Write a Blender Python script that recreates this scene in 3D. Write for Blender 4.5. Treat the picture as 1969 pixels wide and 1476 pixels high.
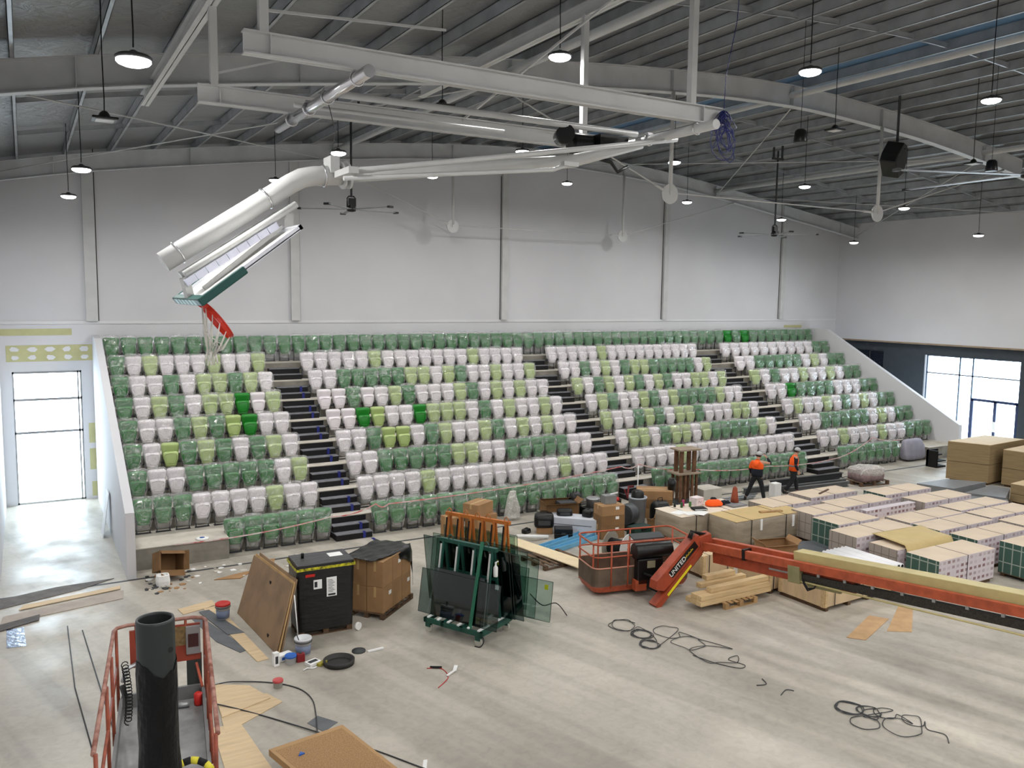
import bpy, math, random
from mathutils import Vector, Matrix
random.seed(7)
for o in list(bpy.data.objects): bpy.data.objects.remove(o)
SC=bpy.context.scene; COL=SC.collection
# ---------------------------------------------------------------- camera
CAMH=7.3
cam=bpy.data.cameras.new('camera'); cam.sensor_width=36; cam.lens=1610/1969*36; cam.clip_end=300; cam.clip_start=.05
co=bpy.data.objects.new('camera',cam); COL.objects.link(co); SC.camera=co
def _cam():
    f=1610.; a=Vector((3770-984.5,606-738,f)).normalized(); b=Vector((32-984.5,557-738,f)); b=(b-a*a.dot(b)).normalized(); c=a.cross(b)
    right=Vector((a.x,b.x,c.x)); down=Vector((a.y,b.y,c.y)); fwd=Vector((a.z,b.z,c.z))
    m=Matrix((right,-down,-fwd)).transposed().to_4x4(); m.translation=Vector((0,0,CAMH)); return m
co.matrix_world=_cam()
# ---------------------------------------------------------------- world, view, daylight
W=bpy.data.worlds.new('world'); SC.world=W; W.use_nodes=True
bg=W.node_tree.nodes['Background']; bg.inputs[0].default_value=(.80,.90,1,1); bg.inputs[1].default_value=15.0
SC.view_settings.view_transform='Standard'; SC.view_settings.look='None'; SC.view_settings.exposure=0.0; SC.view_settings.gamma=1
LAMP_W=170.0      # one high bay lamp
WALL_Y=32.5; LX=-.8; RX=40.4; FY=-9.0
def portal(loc,rot,sx,sy):
    l=bpy.data.lights.new('daylight_portal','AREA'); l.shape='RECTANGLE'; l.size=sx; l.size_y=sy; l.cycles.is_portal=True
    o=bpy.data.objects.new('daylight_portal',l); COL.objects.link(o); o.location=loc; o.rotation_euler=rot
portal((.56,WALL_Y+.3,2.25),(-math.pi/2,0,0),2.1,4.6)
portal((RX+.5,24.5,2.25),(0,math.pi/2,0),4.6,4.8)
# ---------------------------------------------------------------- helpers
def lin(c): 
    c/=255.; return c/12.92 if c<=.04045 else ((c+.055)/1.055)**2.4
def rgb(c): return (lin(c[0]),lin(c[1]),lin(c[2]),1)
MATS={}
def mat(name,c,rough=.6,metal=0,vary=.12,scale=3,bump=0,bscale=20,spec=.4,stretch=None,emit=0,c2=None):
    if name in MATS: return MATS[name]
    m=bpy.data.materials.new(name); m.use_nodes=True; nt=m.node_tree; b=nt.nodes['Principled BSDF']
    b.inputs['Roughness'].default_value=rough; b.inputs['Metallic'].default_value=metal; b.inputs['Specular IOR Level'].default_value=spec
    col=rgb(c)
    tc=nt.nodes.new('ShaderNodeTexCoord'); mp=nt.nodes.new('ShaderNodeMapping'); nt.links.new(tc.outputs['Object'],mp.inputs[0])
    if stretch: mp.inputs['Scale'].default_value=stretch
    n=nt.nodes.new('ShaderNodeTexNoise'); n.inputs['Scale'].default_value=scale; n.inputs['Detail'].default_value=5; nt.links.new(mp.outputs[0],n.inputs['Vector'])
    r=nt.nodes.new('ShaderNodeValToRGB'); nt.links.new(n.outputs['Fac'],r.inputs[0])
    d=rgb(c2) if c2 else tuple(v*(1-vary*1.6) for v in col[:3])+(1,)
    r.color_ramp.elements[0].position=.3; r.color_ramp.elements[0].color=d
    r.color_ramp.elements[1].position=.62; r.color_ramp.elements[1].color=tuple(min(1,v*(1+vary*.4)) for v in col[:3])+(1,)
    nt.links.new(r.outputs[0],b.inputs['Base Color'])
    if bump:
        n2=nt.nodes.new('ShaderNodeTexNoise'); n2.inputs['Scale'].default_value=bscale; n2.inputs['Detail'].default_value=4; nt.links.new(mp.outputs[0],n2.inputs['Vector'])
        bp=nt.nodes.new('ShaderNodeBump'); bp.inputs['Strength'].default_value=bump; bp.inputs['Distance'].default_value=.02
        nt.links.new(n2.outputs['Fac'],bp.inputs['Height']); nt.links.new(bp.outputs[0],b.inputs['Normal'])
    if emit:
        b.inputs['Emission Color'].default_value=col; b.inputs['Emission Strength'].default_value=emit
    MATS[name]=m; return m
class MB:
    """collects shapes, builds ONE mesh object"""
    def __init__(s): s.v=[]; s.f=[]; s.mi=[]; s.sm=[]; s.ms=[]; s.cur=0
    def use(s,m):
        if m not in s.ms: s.ms.append(m)
        s.cur=s.ms.index(m); return s
    def add(s,vs,fs,smooth=False):
        k=len(s.v); s.v+= [tuple(v) for v in vs]
        for f in fs: s.f.append([i+k for i in f]); s.mi.append(s.cur); s.sm.append(smooth)
        return s
    def box(s,x0,x1,y0,y1,z0,z1,M=None):
        vs=[(x,y,z) for z in (z0,z1) for y in (y0,y1) for x in (x0,x1)]
        if M is not None: vs=[M@Vector(v) for v in vs]
        return s.add(vs,[(0,2,3,1),(4,5,7,6),(0,1,5,4),(2,6,7,3),(0,4,6,2),(1,3,7,5)])
    def prism(s,poly,z0,z1):
        n=len(poly)
        a=sum(poly[i][0]*poly[(i+1)%n][1]-poly[(i+1)%n][0]*poly[i][1] for i in range(n))
        if a<0: poly=poly[::-1]
        zt=z1 if hasattr(z1,'__len__') else [z1]*n
        vs=[(p[0],p[1],z0) for p in poly]+[(p[0],p[1],zt[i]) for i,p in enumerate(poly)]
        return s.add(vs,[tuple(range(n))[::-1],tuple(range(n,2*n))]+[(i,(i+1)%n,(i+1)%n+n,i+n) for i in range(n)])
    def extr(s,poly,vec):   # 3D polygon extruded by vec
        n=len(poly); vec=Vector(vec); vs=[Vector(p) for p in poly]; vs+= [p+vec for p in vs]
        return s.add(vs,[tuple(range(n))[::-1],tuple(range(n,2*n))]+[(i,(i+1)%n,(i+1)%n+n,i+n) for i in range(n)])
    def tube(s,pts,r,n=8,cap=True,smooth=True,closed=False,ry=None):
        P=[Vector(p) for p in pts]; m=len(P); R=r if hasattr(r,'__len__') else [r]*m; vs=[]; prev=None
        for i,p in enumerate(P):
            if closed: t=(P[(i+1)%m]-P[i-1])
            else: t=(P[min(i+1,m-1)]-P[max(i-1,0)])
            if t.length<1e-9: t=Vector((0,0,1))
            t.normalize()
            if prev is None:
                u=t.cross(Vector((0,0,1))); 
                if u.length<.05: u=t.cross(Vector((0,1,0)))
            else: u=prev-t*prev.dot(t)
            u.normalize(); w=t.cross(u); prev=u
            for k in range(n):
                a=2*math.pi*k/n; vs.append(p+u*math.cos(a)*R[i]+w*math.sin(a)*(R[i] if ry is None else ry))
        fs=[]
        for i in range(m if closed else m-1):
            j=(i+1)%m
            for k in range(n): fs.append((i*n+k,i*n+(k+1)%n,j*n+(k+1)%n,j*n+k))
        s.add(vs,fs,smooth)
        if cap and not closed:
            k0=len(s.v)-len(vs)
            s.f.append([k0+i for i in range(n)][::-1]); s.f.append([k0+(m-1)*n+i for i in range(n)])
            s.mi+= [s.cur]*2; s.sm+= [False]*2
        return s
    def bar(s,a,b,w,h=None,up=(0,0,1)):  # rectangular bar a->b
        h=h or w; a=Vector(a); b=Vector(b); t=(b-a).normalized(); u=t.cross(Vector(up)); 
        if u.length<.01: u=t.cross(Vector((0,1,0)))
        u.normalize(); q=u.cross(t)
        vs=[p+u*sx*w/2+q*sz*h/2 for p in (a,b) for sx,sz in ((-1,-1),(1,-1),(1,1),(-1,1))]
        return s.add(vs,[(0,1,2,3),(7,6,5,4),(0,4,5,1),(1,5,6,2),(2,6,7,3),(3,7,4,0)])
    def lathe(s,prof,c=(0,0,0),n=16,M=None,smooth=True):  # prof [(r,z)]
        vs=[]; 
        for r,z in prof:
            for k in range(n):
                a=2*math.pi*k/n; v=Vector((c[0]+r*math.cos(a),c[1]+r*math.sin(a),c[2]+z)); vs.append(M@v if M is not None else v)
        fs=[]
        for i in range(len(prof)-1):
            for k in range(n): fs.append((i*n+k,i*n+(k+1)%n,(i+1)*n+(k+1)%n,(i+1)*n+k))
        s.add(vs,fs,smooth); k0=len(s.v)-len(vs)
        s.f.append([k0+i for i in range(n)][::-1]); s.f.append([k0+(len(prof)-1)*n+i for i in range(n)]); s.mi+=[s.cur]*2; s.sm+=[False]*2
        return s
    def loft(s,rings,smooth=True,cap=True):
        n=len(rings[0]); vs=[p for r in rings for p in r]; fs=[]
        for i in range(len(rings)-1):
            for k in range(n): fs.append((i*n+k,i*n+(k+1)%n,(i+1)*n+(k+1)%n,(i+1)*n+k))
        s.add(vs,fs,smooth); k0=len(s.v)-len(vs)
        if cap:
            s.f.append([k0+i for i in range(n)][::-1]); s.f.append([k0+(len(rings)-1)*n+i for i in range(n)]); s.mi+=[s.cur]*2; s.sm+=[smooth]*2
        return s
    def mesh(s,me,M):
        mm=[s.ms.index(m) if m in s.ms else (s.ms.append(m) or len(s.ms)-1) for m in me.materials]
        k=len(s.v); s.v+=[tuple(M@v.co) for v in me.vertices]
        for p in me.polygons: s.f.append([i+k for i in p.vertices]); s.mi.append(mm[p.material_index]); s.sm.append(p.use_smooth)
    def build(s,name,m=None,parent=None,bevel=0,loc=None,sub=0):
        me=bpy.data.meshes.new(name); me.from_pydata(s.v,[],s.f)
        ms=s.ms or [m]
        if m is not None and not s.ms: ms=[m]
        for x in ms: me.materials.append(x)
        me.polygons.foreach_set('material_index',s.mi); me.polygons.foreach_set('use_smooth',s.sm); me.update()
        o=bpy.data.objects.new(name,me); COL.objects.link(o)
        if parent is not None: o.parent=parent
        if loc: o.location=loc
        if bevel:
            b=o.modifiers.new('b','BEVEL'); b.width=bevel; b.segments=2; b.limit_method='ANGLE'
        if sub:
            b=o.modifiers.new('s','SUBSURF'); b.levels=sub; b.render_levels=sub
        return o
def tag(o,label,cat,group=None,kind=None):
    o['label']=label; o['category']=cat
    if group: o['group']=group
    if kind: o['kind']=kind
    return o
def thing(name,label,cat,loc=(0,0,0),rz=0,group=None):
    o=bpy.data.objects.new(name,None); COL.objects.link(o); o.location=loc; o.rotation_euler=(0,0,rz); o.empty_display_size=.2
    return tag(o,label,cat,group)
def struct(o): o['kind']='structure'; return o
def copytree(o,loc,parent=None):
    c=o.copy(); COL.objects.link(c); c.parent=parent
    if loc is not None: c.location=loc
    for ch in list(o.children): copytree(ch,None,c)
    return c
def off(parent,*mb): pass
def text(body,size,m,parent,M,name='lettering',ext=.002):
    cu=bpy.data.curves.new(name,'FONT'); cu.body=body; cu.size=size; cu.extrude=ext; cu.align_x='CENTER'; cu.align_y='CENTER'
    t=bpy.data.objects.new(name,cu); COL.objects.link(t); dg=bpy.context.evaluated_depsgraph_get(); me=bpy.data.meshes.new_from_object(t.evaluated_get(dg))
    bpy.data.objects.remove(t); me.transform(M); me.materials.clear(); me.materials.append(m)
    o=bpy.data.objects.new(name,me); COL.objects.link(o); o.parent=parent; return o
# ---------------------------------------------------------------- materials
white=mat('white_paint',(214,214,216),.55,vary=.03,scale=.7)
wallw=mat('wall_white',(205,205,208),.7,vary=.035,scale=.35,bump=.05,bscale=6)
steelw=mat('white_steel',(196,197,196),.4,vary=.05,scale=2)
raft=mat('grey_primed_steel',(187,190,192),.5,vary=.08,scale=1.5)
purl=mat('galvanised_steel',(168,172,176),.42,.35,vary=.15,scale=2)
black=mat('black_plastic',(16,17,18),.35,vary=.2)
blackm=mat('black_matt',(14,14,15),.8,vary=.3)
dgrey=mat('dark_grey',(58,60,62),.6)
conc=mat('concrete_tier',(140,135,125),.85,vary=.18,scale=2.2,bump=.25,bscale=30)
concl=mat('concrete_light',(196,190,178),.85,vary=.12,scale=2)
card=mat('cardboard',(158,122,84),.8,vary=.1,scale=2.5)
cardd=mat('cardboard_dark',(128,96,62),.85,vary=.12,scale=2.5)
ply=mat('plywood',(206,182,146),.7,vary=.1,scale=1.5,stretch=(1,7,1))
timber=mat('pine_timber',(205,178,134),.75,vary=.14,scale=2,stretch=(.6,8,8))
palw=mat('pallet_wood',(176,142,98),.8,vary=.2,scale=3,stretch=(1,6,1))
darkw=mat('dark_wood',(96,74,54),.85,vary=.25,scale=4,stretch=(1,1,5))
orange=mat('orange_paint',(172,82,52),.45,vary=.2,scale=5)
orust=mat('orange_red_paint',(158,68,42),.45,vary=.18,scale=5)
olive=mat('olive_cream_paint',(184,170,118),.5,vary=.08,scale=3)
green=mat('green_paint',(22,74,62),.45,vary=.15,scale=4)
paper=mat('white_paper',(232,232,230),.8,vary=.03)
yellow=mat('yellow_label',(226,214,40),.6,vary=.05)
red=mat('red_plastic',(190,36,30),.4,vary=.08)
blue=mat('blue_plastic',(40,96,180),.4,vary=.08)
chrome=mat('chrome',(210,210,212),.18,.9,vary=.05)
galv=mat('bright_galvanised',(170,172,174),.3,.7,vary=.12,scale=6)
txtm=mat('dark_print',(40,40,44),.7)
tapeb=mat('blue_tape',(30,40,120),.5)
oliveplas=mat('green_plasterboard',(186,184,138),.8,vary=.06,scale=3)
def foilmat():
    m=bpy.data.materials.new('silver_foil_sarking'); m.use_nodes=True; nt=m.node_tree; b=nt.nodes['Principled BSDF']
    b.inputs['Base Color'].default_value=rgb((150,151,152)); b.inputs['Metallic'].default_value=.7; b.inputs['Roughness'].default_value=.42
    tc=nt.nodes.new('ShaderNodeTexCoord'); n=nt.nodes.new('ShaderNodeTexNoise'); n.inputs['Scale'].default_value=2.2; n.inputs['Detail'].default_value=6; n.inputs['Distortion'].default_value=1.2
    w=nt.nodes.new('ShaderNodeTexWave'); w.bands_direction='Y'; w.inputs['Scale'].default_value=5.5; w.inputs['Distortion'].default_value=.6
    a=nt.nodes.new('ShaderNodeMath'); a.operation='MULTIPLY_ADD'; a.inputs[1].default_value=.12
    nt.links.new(tc.outputs['Object'],n.inputs['Vector']); nt.links.new(tc.outputs['Object'],w.inputs['Vector'])
    nt.links.new(w.outputs['Fac'],a.inputs[0]); nt.links.new(n.outputs['Fac'],a.inputs[2])
    bp=nt.nodes.new('ShaderNodeBump'); bp.inputs['Strength'].default_value=.5; bp.inputs['Distance'].default_value=.15
    nt.links.new(a.outputs[0],bp.inputs['Height']); nt.links.new(bp.outputs[0],b.inputs['Normal']); return m
foil=foilmat()
def filmmat(name,base,painted_glint,col=(1,1,1,1),sc=9):
    m=bpy.data.materials.new(name); m.use_nodes=True; nt=m.node_tree; nt.nodes.remove(nt.nodes['Principled BSDF']); out=nt.nodes['Material Output']
    t=nt.nodes.new('ShaderNodeBsdfTransparent'); g=nt.nodes.new('ShaderNodeBsdfGlossy'); g.inputs['Roughness'].default_value=.14; d=nt.nodes.new('ShaderNodeBsdfDiffuse'); d.inputs[0].default_value=col
    tc=nt.nodes.new('ShaderNodeTexCoord'); oi=nt.nodes.new('ShaderNodeObjectInfo'); va=nt.nodes.new('ShaderNodeVectorMath'); va.operation='ADD'
    nt.links.new(tc.outputs['Object'],va.inputs[0]); sc1=nt.nodes.new('ShaderNodeVectorMath'); sc1.operation='SCALE'; sc1.inputs['Scale'].default_value=.37; nt.links.new(oi.outputs['Location'],sc1.inputs[0]); nt.links.new(sc1.outputs[0],va.inputs[1])
    n=nt.nodes.new('ShaderNodeTexNoise'); n.inputs['Scale'].default_value=sc; n.inputs['Detail'].default_value=2; n.inputs['Distortion'].default_value=1.6; nt.links.new(va.outputs[0],n.inputs['Vector'])
    r=nt.nodes.new('ShaderNodeValToRGB'); nt.links.new(n.outputs['Fac'],r.inputs[0]); e=r.color_ramp.elements
    e[0].position=.462; e[0].color=(base,)*3+(1,); e[1].position=.5; e[1].color=(painted_glint,)*3+(1,); q=e.new(.535); q.color=(base,)*3+(1,)  # thin pale streaks paint the film's highlights into its colour
    bp=nt.nodes.new('ShaderNodeBump'); bp.inputs['Strength'].default_value=1; bp.inputs['Distance'].default_value=.04; nt.links.new(n.outputs['Fac'],bp.inputs['Height']); nt.links.new(bp.outputs[0],g.inputs['Normal'])
    m1=nt.nodes.new('ShaderNodeMixShader'); nt.links.new(r.outputs[0],m1.inputs[0]); nt.links.new(t.outputs[0],m1.inputs[1]); nt.links.new(d.outputs[0],m1.inputs[2])
    mx=nt.nodes.new('ShaderNodeMixShader'); mx.inputs[0].default_value=.10; nt.links.new(m1.outputs[0],mx.inputs[1]); nt.links.new(g.outputs[0],mx.inputs[2]); nt.links.new(mx.outputs[0],out.inputs[0])
    return m
film=filmmat('clear_film',.065,.30,(.97,.97,.98,1),sc=3.6)
filmgrey=filmmat('cloudy_film',.45,.8,(.75,.73,.68,1),5)
def glassmat(name,c,a):
    m=bpy.data.materials.new(name); m.use_nodes=True; nt=m.node_tree; nt.nodes.remove(nt.nodes['Principled BSDF']); out=nt.nodes['Material Output']
    t=nt.nodes.new('ShaderNodeBsdfTransparent'); t.inputs[0].default_value=c; g=nt.nodes.new('ShaderNodeBsdfGlossy'); g.inputs['Roughness'].default_value=.03
    mx=nt.nodes.new('ShaderNodeMixShader'); mx.inputs[0].default_value=a; nt.links.new(t.outputs[0],mx.inputs[1]); nt.links.new(g.outputs[0],mx.inputs[2]); nt.links.new(mx.outputs[0],out.inputs[0]); return m
glassw=glassmat('window_glass',(.92,.96,.97,1),.05)
glassd=glassmat('grey_tinted_glass',(.50,.58,.58,1),.07)
glassg=glassmat('green_tinted_glass',(.70,.80,.77,1),.06)
def printmat(name,base,ink,sx,sz,fill):
    m=bpy.data.materials.new(name); m.use_nodes=True; nt=m.node_tree; b=nt.nodes['Principled BSDF']; b.inputs['Roughness'].default_value=.7
    tc=nt.nodes.new('ShaderNodeTexCoord'); sp=nt.nodes.new('ShaderNodeSeparateXYZ'); nt.links.new(tc.outputs['Object'],sp.inputs[0])
    ad=nt.nodes.new('ShaderNodeMath'); ad.operation='ADD'; nt.links.new(sp.outputs[0],ad.inputs[0]); nt.links.new(sp.outputs[1],ad.inputs[1])
    cb=nt.nodes.new('ShaderNodeCombineXYZ'); nt.links.new(ad.outputs[0],cb.inputs[0]); nt.links.new(sp.outputs[2],cb.inputs[1])
    br=nt.nodes.new('ShaderNodeTexBrick'); br.offset=0; br.inputs['Color1'].default_value=rgb(ink); br.inputs['Color2'].default_value=rgb(base) if fill<1 else rgb(ink); br.inputs['Mortar'].default_value=rgb(base)
    br.inputs['Scale'].default_value=1; br.inputs['Brick Width'].default_value=sx; br.inputs['Row Height'].default_value=sz; br.inputs['Mortar Size'].default_value=sz*(.28 if fill<1 else .04); br.inputs['Mortar Smooth'].default_value=.2
    nt.links.new(cb.outputs[0],br.inputs['Vector']); nt.links.new(br.outputs['Color'],b.inputs['Base Color']); return m
printed=printmat('printed_carton',(200,192,196),(120,84,84),.19,.15,.5)
greenbox=printmat('green_carton_ends',(150,160,150),(58,88,78),.225,.4,1)
plainbox=printmat('plain_carton_ends',(120,114,106),(160,150,142),.225,.3,1)
boxtop=mat('carton_top',(208,190,168),.75,vary=.06,scale=1.2)
def floormat():
    m=bpy.data.materials.new('concrete_floor'); m.use_nodes=True; nt=m.node_tree; b=nt.nodes['Principled BSDF']; L=nt.links.new
    b.inputs['Specular IOR Level'].default_value=.35
    tc=nt.nodes.new('ShaderNodeTexCoord')
    def noise(sc,det,scale=(1,1,1),rot=0,dist=0):
        mp=nt.nodes.new('ShaderNodeMapping'); mp.inputs['Scale'].default_value=scale; mp.inputs['Rotation'].default_value=(0,0,rot)
        v=nt.nodes.new('ShaderNodeVectorRotate'); v.rotation_type='Z_AXIS'; v.inputs['Angle'].default_value=rot; mp.inputs['Rotation'].default_value=(0,0,0)
        L(tc.outputs['Object'],v.inputs[0]); L(v.outputs[0],mp.inputs[0])
        n=nt.nodes.new('ShaderNodeTexNoise'); n.inputs['Scale'].default_value=sc; n.inputs['Detail'].default_value=det; n.inputs['Distortion'].default_value=dist; L(mp.outputs[0],n.inputs['Vector']); return n
    def ramp(n,p0,c0,p1,c1):
        r=nt.nodes.new('ShaderNodeValToRGB'); r.color_ramp.elements[0].position=p0; r.color_ramp.elements[0].color=c0; r.color_ramp.elements[1].position=p1; r.color_ramp.elements[1].color=c1; L(n.outputs['Fac'],r.inputs[0]); return r
    def mix(a,bb,fac,mode='MULTIPLY'):
        x=nt.nodes.new('ShaderNodeMix'); x.data_type='RGBA'; x.blend_type=mode; x.inputs[0].default_value=fac; L(a.outputs[0] if a.type!='MIX' else a.outputs[2],x.inputs[6]); L(bb.outputs[0] if bb.type!='MIX' else bb.outputs[2],x.inputs[7]); return x
    a=ramp(noise(.35,6,dist=.5),.3,rgb((166,160,149)),.7,rgb((194,187,174)))
    g=lambda v:(v,v,v,1)
    s=ramp(noise(1.5,3,(1,.035,1),math.radians(-17)),.40,g(.74),.55,g(1))       # wheel marks along the hall
    f=ramp(noise(6,6,dist=.8),.3,g(.86),.6,g(1))
    sp=ramp(noise(28,2),.24,g(.6),.30,g(1))
    x=mix(a,s,.8); x=mix(x,f,.9); x=mix(x,sp,.6)
    L(x.outputs[2],b.inputs['Base Color'])
    rr=ramp(noise(.8,5),.35,g(.32),.7,g(.62)); L(rr.outputs[0],b.inputs['Roughness'])
    bp=nt.nodes.new('ShaderNodeBump'); bp.inputs['Strength'].default_value=.08; L(noise(12,5).outputs['Fac'],bp.inputs['Height']); L(bp.outputs[0],b.inputs['Normal'])
    return m
floorm=floormat()
# ================================================================ SETTING
def sbox(name,b,m,bevel=0):
    o=MB().box(*b).build(name,m,bevel=bevel); return struct(o)
sbox('floor',(LX-.4,RX+3,FY-.4,WALL_Y+3,-.3,0),floorm)
bm=MB()   # back wall with the doorway
dx0,dx1,dz=-.46,1.62,4.56
bm.box(LX-.4,dx0,WALL_Y,WALL_Y+.3,0,14.5).box(dx0,dx1,WALL_Y,WALL_Y+.3,dz,14.5).box(dx1,RX+.5,WALL_Y,WALL_Y+.3,0,14.5)
wb=struct(bm.build('wall_back',wallw))
sbox('wall_left',(LX-.4,LX,FY-.4,WALL_Y+.3,0,14.5),wallw)
sbox('wall_front',(LX-.4,RX+.8,FY-.4,FY,0,14.5),wallw)
sbox('trim_1',(LX,RX,WALL_Y-.03,WALL_Y,6.16,6.26),white)          # ledge under the upper panels
wr=MB().box(RX,RX+.5,FY-.4,WALL_Y+.3,5.15,14.5)
struct(wr.build('wall_right',wallw))
dw=mat('charcoal_panel',(56,62,68),.5,vary=.08)
d2=MB().box(RX+.3,RX+.5,27,29.45,0,5.15).box(RX+.3,RX+.5,29.45,31.3,0,3.6).box(RX+.3,RX+.5,29.45,31.3,4.6,5.15).box(RX+.3,RX+.5,31.3,WALL_Y+.3,0,5.15)\
   .box(RX+.3,RX+.5,22.05,27,4.55,5.15).box(RX+.3,RX+.5,FY-.4,22.05,0,5.15)
struct(d2.build('wall_right_recess',dw))
sbox('trim_2',(RX-.02,RX+.1,FY,WALL_Y,5.08,5.16),mat('timber_edge',(150,132,110),.8))
# left doorway: glazed frame
fr=MB()
for z in (.0,2.42,3.55,4.48): fr.box(dx0,dx1,WALL_Y+.1,WALL_Y+.16,z,z+.08 if z else .06)
for x in (dx0,dx1-.14,dx1-.05): fr.box(x,x+.05,WALL_Y+.1,WALL_Y+.16,0,4.56)
w1=struct(fr.build('window_1',galv)); MB().box(dx0,dx1,WALL_Y+.12,WALL_Y+.13,0,4.56).build('pane',glassw,w1)
fr=MB(); X=RX+.38
for y in (22.1,24.44,25.12,26.9): fr.box(X,X+.07,y-.035,y+.035,0,4.55)
for z in (.0,3.6,4.5): fr.box(X,X+.07,22.1,26.9,z,z+.06)
w2=struct(fr.build('window_2',mat('grey_blue_frame',(70,84,104),.4))); MB().box(X+.03,X+.04,22.1,26.9,0,4.55).build('pane',glassw,w2)
fr=MB()
for y in (22.14,23.2,24.36): fr.box(X-.03,X+.05,y-.07,y+.07,0,2.5)
fr.box(X-.03,X+.05,22.1,24.4,2.42,2.55).box(X-.03,X+.05,22.1,24.4,.0,.12)
d1=struct(fr.build('door_1',mat('navy_door_frame',(30,44,84),.4))); MB().box(X-.05,X-.03,23.12,23.28,1.0,1.5).build('door_handle',paper,d1)
fr=MB(); fr.box(X,X+.05,29.45,29.5,3.6,4.6).box(X,X+.05,31.25,31.3,3.6,4.6).box(X,X+.05,30.35,30.4,3.6,4.6).box(X,X+.05,29.45,31.3,3.6,3.65).box(X,X+.05,29.45,31.3,4.55,4.6)
w3=struct(fr.build('window_3',dgrey)); MB().box(X+.02,X+.06,29.45,31.3,3.6,4.6).build('pane',mat('unlit_glass',(20,26,38),.1),w3)
# roof
RXS=[-3,-.5,2.2,7.6,9.8,14,18,21.5,27.3,34.4,40.3,44]; RZS=[10.2,10.71,11.23,12.0,12.27,12.70,12.95,12.96,12.55,11.61,10.75,10.1]
def zr(x):
    x=max(-2.9,min(43.9,x))
    for i in range(len(RXS)-1):
        if RXS[i]<=x<=RXS[i+1]:
            p1,p2=RZS[i],RZS[i+1]; h=RXS[i+1]-RXS[i]; t=(x-RXS[i])/h
            m1=(RZS[i+1]-RZS[max(i-1,0)])/(RXS[i+1]-RXS[max(i-1,0)]); m2=(RZS[min(i+2,11)]-RZS[i])/(RXS[min(i+2,11)]-RXS[i])
            return (2*t**3-3*t**2+1)*p1+(t**3-2*t**2+t)*h*m1+(-2*t**3+3*t**2)*p2+(t**3-t**2)*h*m2
xs=[LX-.3+i*(RX+.6-LX)/48 for i in range(49)]
sky0,sky1=19.05,21.6
def strip(x0,x1,n,z0,z1,y0,y1,m):
    b=MB(); X=[x0+i*(x1-x0)/n for i in range(n+1)]
    for i in range(n):
        a,c=X[i],X[i+1]
        vs=[(a,y0,zr(a)+z0),(c,y0,zr(c)+z0),(c,y1,zr(c)+z0),(a,y1,zr(a)+z0),(a,y0,zr(a)+z1),(c,y0,zr(c)+z1),(c,y1,zr(c)+z1),(a,y1,zr(a)+z1)]
        b.add(vs,[(0,3,2,1),(4,5,6,7),(0,1,5,4),(2,3,7,6),(0,4,7,3),(1,2,6,5)])
    return b
b=strip(LX-.3,sky0,26,.87,.93,FY-.4,WALL_Y+.3,foil); b2=strip(sky1,RX+.5,24,.87,.93,FY-.4,WALL_Y+.3,foil)
b.add(b2.v,b2.f); b3=strip(sky0,sky1,4,.87,.93,FY-.4,8,foil); b.add(b3.v,b3.f)
ce=struct(b.build('ceiling',foil))
skm=bpy.data.materials.new('translucent_skylight'); skm.use_nodes=True; nb=skm.node_tree.nodes['Principled BSDF']; nb.inputs['Base Color'].default_value=rgb((96,130,160)); nb.inputs['Roughness'].default_value=.5
nb.inputs['Transmission Weight'].default_value=.1
strip(sky0,sky1,4,.88,.92,8,WALL_Y+.3,skm).build('skylight_panel',skm,ce)
def ibeam(b,a,c,d,w,t=.012,tf=.018):   # I-beam from a to c (straight, horizontal)
    a=Vector(a); c=Vector(c); z=Vector((0,0,1))
    b.bar(a,c,t,d); b.bar(a+z*(d/2-tf/2),c+z*(d/2-tf/2),w,tf); b.bar(a-z*(d/2-tf/2),c-z*(d/2-tf/2),w,tf)
def rafter(y,lab):
    b=strip(LX,RX,40,0,.02,y-.13,y+.13,raft)
    for q in (strip(LX,RX,40,.02,.58,y-.012,y+.012,raft),strip(LX,RX,40,.58,.6,y-.13,y+.13,raft)): b.add(q.v,q.f)
    for x in (1,5.2,10.3,15.3,19.9,24,29.7,34.5,39): b.box(x-.01,x+.01,y-.12,y+.12,zr(x),zr(x)+.6)
    tag(b.build('roof_rafter',raft),lab,'rafter','arched roof rafters')
for y,l in ((31.4,'pale grey arched steel rafter right against the back wall'),(18,'pale grey arched steel rafter crossing mid roof above the backboard'),(4.7,'pale grey arched steel rafter nearest the viewer, above the frame'),(-8.5,'arched steel rafter behind the viewer')):
    rafter(y,l)
ORD=['first','second','third','fourth','fifth','sixth','seventh','eighth','ninth','tenth','eleventh','twelfth','thirteenth','fourteenth','fifteenth','sixteenth','seventeenth','eighteenth','nineteenth','twentieth']
def ordn(i):
    if i<20: return ORD[i]
    t=['twenty','thirty','forty','fifty','sixty'][(i+1)//10-2]; u=(i+1)%10
    return (t+'-'+ORD[u-1]) if u else {20:'twentieth',30:'thirtieth',40:'fortieth',50:'fiftieth',60:'sixtieth'}[i+1]
PX=[-.05+1.36*i for i in range(30)]
for i,x in enumerate(PX):
    z=zr(x)+.6; s=(zr(x+.2)-zr(x-.2))/.4
    b=MB().box(x-.006,x+.006,FY,WALL_Y,z,z+.26).box(x-.006,x+.075,FY,WALL_Y,z,z+.008).box(x-.006,x+.075,FY,WALL_Y,z+.252,z+.26).box(x+.067,x+.075,FY,WALL_Y,z,z+.03)
    tag(b.build('roof_purlin',purl),'galvanised steel purlin under the roof sheeting, %s from the left wall'%ordn(i),'purlin','roof purlins')
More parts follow.
